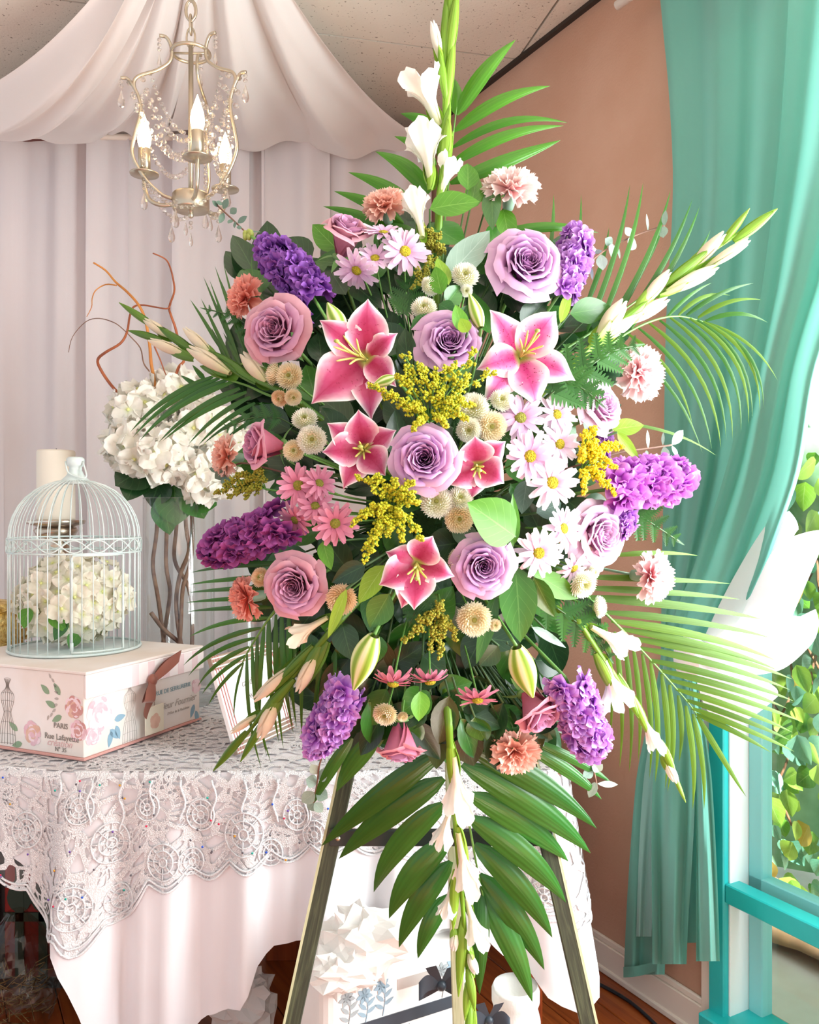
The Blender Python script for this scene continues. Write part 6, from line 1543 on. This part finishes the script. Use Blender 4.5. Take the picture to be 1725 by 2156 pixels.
gladiolus('cream budded gladiolus pointing to the left below the coral carnation', [(610, 830), (540, 800), (450, 755), (350, 700), (280, 655)], .0055,
  [('B', 500, 795, 403, 735, 36), ('B', 460, 760, 392, 695, 28), ('B', 570, 815, 515, 748, 40), ('B', 410, 755, 320, 718, 28), ('B', 365, 715, 308, 675, 24), ('G', 330, 690, 250, 636, 18), ('G', 340, 715, 268, 695, 18), ('G', 540, 805, 440, 735, 26), ('G', 480, 790, 420, 770, 26), ('G', 410, 740, 330, 685, 22)], mg='spathe_dark', mw='glad_cream')
gladiolus('cream budded gladiolus pointing to the lower left over the framed card', [(720, 1300), (670, 1360), (580, 1470), (500, 1570)], .006,
  [('F', 690, 1300, 612, 1345, 50), ('B', 675, 1360, 628, 1452, 34), ('B', 640, 1385, 540, 1470, 32), ('B', 590, 1460, 548, 1548, 38), ('B', 550, 1500, 490, 1540, 20), ('G', 520, 1540, 448, 1625, 20), ('G', 560, 1510, 505, 1605, 20), ('G', 660, 1360, 560, 1470, 28), ('G', 690, 1350, 640, 1450, 30), ('G', 620, 1430, 530, 1530, 26)], mg='spathe_dark', mw='glad_cream')
gladiolus('white gladiolus pointing to the lower right over the big palm frond', [(1220, 1310), (1265, 1380), (1340, 1490), (1400, 1590), (1440, 1680)], .0055,
  [('F', 1245, 1320, 1325, 1365, 58), ('F', 1272, 1390, 1304, 1488, 62), ('F', 1345, 1490, 1385, 1578, 38), ('B', 1395, 1590, 1424, 1645, 24), ('G', 1255, 1375, 1300, 1470, 30), ('G', 1330, 1460, 1375, 1560, 24), ('G', 1390, 1560, 1425, 1640, 22), ('G', 1415, 1620, 1445, 1690, 12), ('G', 1300, 1420, 1350, 1520, 24)])
gladiolus('white gladiolus hanging straight down below the spray', [(945, 1520), (952, 1640), (965, 1800), (980, 1980), (992, 2180)], .0065,
  [('F', 955, 1590, 968, 1712, 74), ('F', 952, 1690, 925, 1782, 42), ('F', 965, 1750, 986, 1872, 62), ('F', 955, 1850, 936, 1932, 36), ('F', 982, 1890, 1012, 1995, 52), ('B', 960, 1955, 955, 2000, 24), ('B', 985, 2000, 1003, 2050, 24), ('G', 950, 1560, 960, 1680, 30), ('G', 965, 1740, 985, 1860, 26), ('G', 960, 1830, 955, 1960, 24), ('G', 975, 1930, 965, 2100, 26), ('G', 985, 1980, 1000, 2060, 20), ('G', 985, 2040, 1000, 2130, 22), ('G', 988, 2060, 980, 2150, 20), ('G', 990, 2100, 1000, 2200, 22), ('G', 992, 2120, 985, 2200, 20)])

# ------------------------------------------------------------------ roses
rose('pale mauve rose opening upward at the upper left', 728, 500, 118, 'rose_mauve', (.25, -.55, .75), var=3)
rose('large lavender rose below the coral carnation at the left', 580, 696, 140, 'rose_mauve', (-.30, -1, .12), off=-.05, var=1)
rose('large lavender rose at the upper right beside purple stock', 1108, 555, 150, 'rose_lav', (.18, -1, .22), off=-.04, var=2)
rose('lavender rose right above the goldenrod at the top centre', 945, 720, 132, 'rose_lav', (.06, -1, .25), off=-.04, var=1, roll=1)
rose('large open lavender rose at the centre of the spray', 893, 965, 142, 'rose_lav', (-.05, -1, .05), off=-.06, var=0, roll=2)
rose('lavender rose right of the lowest lily', 1018, 1192, 126, 'rose_lav', (.06, -1, -.05), off=-.05, var=2, roll=3)
rose('mauve rose at the lower left beside the orange carnation', 620, 1234, 132, 'rose_mauve', (-.22, -1, -.1), off=-.04, var=0, roll=4)
rose('plum pink rose seen from the side at the left', 556, 938, 116, 'rose_pink', (-.85, -.55, .05), off=-.02, var=3, roll=5)
rose('pale lilac rose half covered by fern at the right', 1266, 855, 112, 'rose_pale', (.55, -.85, .25), off=-.02, var=2, roll=1)
rose('pale pink rose at the lower right beside white daisies', 1263, 1126, 138, 'rose_pale', (.55, -.9, .0), off=-.02, var=1, roll=2)
rose('pink rose hanging head down at the bottom, left of the gladiolus', 845, 1562, 118, 'rose_pink', (.0, -.30, -.95), off=-.02, var=3, roll=3)
rose('pink rose tilted downward at the bottom right beside violet stock', 1130, 1492, 122, 'rose_pink', (.42, -.62, -.62), off=-.02, var=3, roll=1)
# ------------------------------------------------------------------ carnations
carnation('peach carnation at the top left of the gladiolus', 808, 422, 92, 'carn_peach', (-.2, -.7, .7), seed=1)
carnation('pale pink carnation at the top right of the gladiolus', 1078, 382, 112, 'carn_pale', (.05, -.72, .68), seed=2)
carnation('coral carnation at the far left above a rose', 508, 622, 92, 'carn_coral', (-.75, -.75, .25), seed=3)
carnation('pale pink carnation at the right against the teal curtain', 1356, 782, 114, 'carn_pink', (.45, -.85, .1), seed=4)
carnation('blush carnation at the lower right above the palm frond', 1384, 1216, 108, 'carn_pink', (.72, -.7, -.05), seed=5)
carnation('orange coral carnation at the lower left', 508, 1262, 96, 'carn_coral', (-.85, -.55, -.15), seed=6)
carnation('small peach carnation at the left beside the white hydrangeas', 466, 960, 86, 'carn_peach', (-.9, -.4, .05), seed=7, off=.0)
carnation('peach carnation hanging at the bottom right of the gladiolus', 1088, 1593, 106, 'carn_peach', (.1, -.8, -.6), seed=8)
# ------------------------------------------------------------------ lilies and buds
lily('large deep pink lily at the upper left of centre', 772, 752, [(775, 628), (838, 700), (835, 815), (782, 885), (655, 850), (672, 672)], 'lily_deep', stam=(-.6, .05), off=-.05)
lily('white edged pink lily at the upper right of centre', 1098, 748, [(1172, 654), (1214, 800), (1130, 860), (1018, 848), (1003, 778), (1032, 650)], 'lily_light', stam=(.25, .3), off=-.06)
lily('deep pink lily with closed cup left of the central rose', 766, 944, [(755, 862), (835, 905), (812, 1002), (722, 1030), (678, 952), (688, 890)], 'lily_deep', stam=(-.1, -.2), off=-.04, slen=.7, wid=.34)
lily('small pink lily right of the central rose', 1005, 978, [(1000, 918), (1066, 928), (1062, 1018), (992, 1052), (938, 1020), (962, 955)], 'lily_deep', stam=(.0, -.5), off=-.045, wid=.34)
lily('lowest pink and white lily below the goldenrod', 878, 1185, [(912, 1128), (958, 1214), (872, 1285), (845, 1282), (798, 1232), (812, 1162)], 'lily_deep', stam=(.0, -.6), off=-.055, wid=.34)
lily_bud('green lily bud pointing up beside the large deep pink lily', 722, 702, 690, 638, 42)
lily_bud('slim green lily bud above the white edged lily', 1012, 690, 988, 618, 34)
lily_bud('plump striped lily bud hanging at the lower left', 788, 1338, 745, 1452, 62)
lily_bud('plump striped lily bud hanging at the lower right', 1088, 1362, 1122, 1468, 62)
lily_bud('small yellowish lily bud below the large deep pink lily', 830, 795, 785, 812, 26)
# ------------------------------------------------------------------ daisies
L1, L2, L3 = 'daisy_lilac', 'daisy_white', 'daisy_pink'
daisy('pale lilac daisy with yellow eye at the top, rightmost of its cluster', 853, 530, 104, L1, (.25, -1, .1), seed=1)
daisy('pale lilac daisy seen from the side at the top, above the others', 808, 492, 92, L1, (.1, -.55, .85), seed=2)
daisy('pale lilac daisy at the top, lowest in the cluster by the mauve rose', 752, 568, 96, L1, (-.25, -.6, -.65), seed=3)
daisy('pale lilac daisy in the middle of the top cluster', 790, 545, 88, L1, (.0, -.8, .5), seed=4, off=-.03)
daisy('lilac daisy nearest the white button mums on the right', 1096, 880, 104, L1, (.05, -1, .1), seed=5, eye='daisy_eye_green')
daisy('white tinged daisy at the top right of the daisy cluster', 1172, 873, 92, L2, (.4, -1, .2), seed=6, off=-.03)
daisy('lilac daisy in the middle left of the daisy cluster', 1116, 961, 112, L1, (.1, -1, .0), seed=7, off=-.05)
daisy('lilac daisy at the right of the daisy cluster beside goldenrod', 1178, 935, 98, L2, (.4, -1, .05), seed=8, off=-.03)
daisy('white tinged daisy at the bottom of the daisy cluster', 1162, 1016, 118, L2, (.2, -1, -.05), seed=9, off=-.05)
daisy('white daisy seen obliquely beside the pale pink rose', 1186, 1113, 100, L2, (.6, -.8, .1), seed=10, off=-.03)
daisy('white tinged daisy left of the pale pink rose', 1134, 1164, 108, L2, (.15, -1, -.1), seed=11, off=-.05)
daisy('white daisy drooping below the pale pink rose', 1208, 1196, 84, L2, (.5, -.6, -.5), seed=12, off=-.03)
daisy('pink daisy at the upper left of the pink cluster', 628, 1022, 94, L3, (.1, -1, .05), seed=13, eye='daisy_eye_green')
daisy('pink daisy at the upper right of the pink cluster', 672, 1018, 80, L3, (.4, -.8, .3), seed=14, eye='daisy_eye_green', off=-.025)
daisy('pink daisy at the lower right of the pink cluster', 706, 1102, 96, L3, (.1, -1, -.05), seed=15, eye='daisy_eye_green', off=-.045)
daisy('pink daisy at the lower left of the pink cluster', 622, 1094, 82, L3, (-.4, -.7, -.45), seed=16, eye='daisy_eye_green', off=-.025)
daisy('pink daisy in the middle of the pink cluster', 664, 1066, 84, L3, (.0, -.8, .3), seed=17, eye='daisy_eye_green', off=-.03)
daisy('pink daisy hanging downward at the bottom left, above a cream mum', 828, 1440, 98, L3, (-.1, -.35, -.93), seed=18, droop=.5)
daisy('pink daisy hanging downward at the bottom, second from the left', 906, 1436, 92, L3, (.05, -.3, -.95), seed=19, droop=.5)
daisy('pink daisy hanging at the bottom right of centre', 1006, 1474, 94, L3, (.0, -.5, -.86), seed=20, droop=.35)
# ------------------------------------------------------------------ button mums
PW, PC, PP = 'pom_white', 'pom_cream', 'pom_peach'
for i, (lb, x, y, r, m, n) in enumerate([
    ('large cream button mum at the left below the lavender rose', 610, 793, 30, PC, (-.1, -1, .1)), ('cream button mum seen edge on at the left', 580, 788, 26, PC, (-.9, -.4, .1)), ('small cream mum lowest left of its trio', 590, 838, 19, PP, (-.3, -.8, -.4)), ('small cream mum lowest right of its trio', 617, 836, 19, PC, (.3, -.9, -.3)),
    ('white button mum at the top of the left trio', 642, 885, 28, PW, (.0, -.8, .5)), ('largest white button mum in the left trio', 657, 926, 32, PW, (.1, -1, .0)), ('cream button mum at the bottom of the left trio', 620, 949, 24, PC, (-.1, -1, 0)),
    ('white button mum at the top centre', 979, 582, 30, PW, (.1, -.9, .3)), ('small white button mum facing right at the top', 904, 604, 22, PW, (.5, -.8, .1)), ('white button mum left of the slim lily bud', 893, 651, 28, PW, (0, -.9, .4)), ('small white mum bud below the top white mum', 982, 612, 14, PW, (.1, -.9, -.3)),
    ('white button mum behind the goldenrod right of centre', 996, 862, 36, PW, (-.1, -1, .2)), ('cream white button mum beside the lilac daisy', 1034, 898, 34, PC, (.1, -1, -.1)), ('small white button mum above the lilac daisy', 1055, 844, 26, PW, (.2, -.9, .3)), ('white button mum half hidden under goldenrod', 988, 905, 28, PW, (-.1, -1, -.2)),
    ('large white button mum below the central rose', 920, 1058, 36, PW, (-.1, -1, .2)), ('cream button mum left of the large bright leaf', 966, 1092, 32, PC, (.1, -1, -.1)), ('white button mum tucked behind the pair under the central rose', 968, 1050, 28, PW, (.2, -.9, .3)),
    ('peach button mum at the lower left behind the twisted leaf', 720, 1261, 34, PP, (-.1, -1, -.1)), ('large cream button mum in the lower centre', 998, 1303, 38, PC, (.0, -1, -.05)), ('tiny cream mum bud right of the lower cream mum', 1042, 1316, 14, PC, (.2, -1, 0)),
    ('cream button mum above the hanging pink rose', 812, 1502, 27, PC, (-.2, -.8, -.3)), ('tiny cream bud above the hanging pink rose', 848, 1508, 12, PC, (.1, -.9, -.3)), ('small peach button mum above the lower left rose', 550, 1216, 22, PP, (-.4, -.8, .2)),
    ('white button mum under the drooping white daisy', 1226, 1228, 32, PW, (.4, -.8, -.3)), ('small white mum seen edge on at the lower right', 1259, 1278, 24, PW, (.8, -.5, .1)), ('tiny white mum beside the white one at the lower right', 1248, 1205, 16, PW, (.6, -.7, .1)), ('cream mum half hidden behind the lower right rose', 970, 1180, 28, PC, (-.6, -.7, 0))]):
    pompon(lb, x, y, r, m, n, off=-.035 if r > 20 else -.03, seed=i, eye=r > 13)
# ------------------------------------------------------------------ stock spikes
stock('dark purple stock spike at the upper left', [(560, 518), (600, 560), (640, 600), (668, 640)], 92, 'stock_purple', 25, seed=1, tip=(522, 494))
stock('violet stock spike at the upper right behind the lavender rose', [(1212, 490), (1208, 535), (1195, 580), (1178, 618)], 82, 'stock_violet', 22, seed=2, off=.0)
stock('magenta stock spike at the right', [(1438, 1002), (1390, 1010), (1335, 1015), (1285, 1030)], 108, 'stock_magenta', 22, seed=3)
stock('plum stock spike at the left over the palm leaflets', [(440, 1160), (490, 1142), (550, 1120), (605, 1095)], 96, 'stock_plum', 25, seed=4)
stock('purple stock spike at the lower left of the hanging rose', [(662, 1575), (690, 1530), (715, 1490), (735, 1445)], 88, 'stock_violet', 22, seed=5)
stock('bright violet stock spike at the lower right', [(1250, 1582), (1230, 1530), (1212, 1480), (1190, 1425)], 100, 'stock_violet', 27, seed=6, off=-.03)
stock('short violet stock beside the pale pink rose', [(1330, 1090), (1312, 1105), (1295, 1120)], 56, 'stock_violet', 8, seed=7)
stock('violet stock florets behind the goldenrod on the right', [(1262, 905), (1268, 930), (1260, 960)], 50, 'stock_violet', 8, seed=8, off=.01)
# ------------------------------------------------------------------ goldenrod
goldenrod('large yellow goldenrod plume in the upper centre', (905, 890), [(775, 815), (810, 835), (835, 790), (850, 745), (885, 765), (920, 780), (960, 760), (990, 790), (1040, 785), (930, 830), (860, 860), (975, 840), (870, 905), (940, 900), (1005, 740), (985, 880), (1000, 850)], 'gold_yellow', seed=1, off=-.075)
goldenrod('yellow goldenrod plume in the lower centre', (830, 1080), [(755, 1005), (790, 1000), (830, 1010), (870, 1015), (740, 1105), (760, 1085), (790, 1130), (770, 1160), (820, 1130), (850, 1095), (880, 1060), (890, 1140), (800, 1080), (850, 1140), (870, 1040), (765, 1190)], 'gold_yellow', seed=2, off=-.07)
goldenrod('bright yellow goldenrod at the right between daisies and stock', (1225, 990), [(1235, 905), (1255, 930), (1290, 935), (1310, 940), (1270, 960), (1300, 985), (1230, 1040), (1270, 1020), (1295, 1045), (1225, 950), (1250, 900)], 'gold_bright', seed=3, off=-.06)
goldenrod('olive goldenrod sprig at the left above the plum stock', (560, 1030), [(455, 1040), (475, 1020), (495, 1005), (480, 1050), (520, 1010), (515, 1050), (540, 990)], 'gold_olive', seed=4, off=-.01)
goldenrod('olive goldenrod trailing in the lower centre', (930, 1290), [(850, 1355), (870, 1330), (925, 1280), (900, 1310), (925, 1385), (905, 1370), (935, 1340), (960, 1350)], 'gold_olive', seed=5, off=-.04)
goldenrod('small olive goldenrod sprig below the top white gladiolus floret', (915, 545), [(885, 480), (905, 490), (925, 500), (900, 515), (935, 530), (890, 600), (870, 610)], 'gold_olive', seed=6, off=-.01)
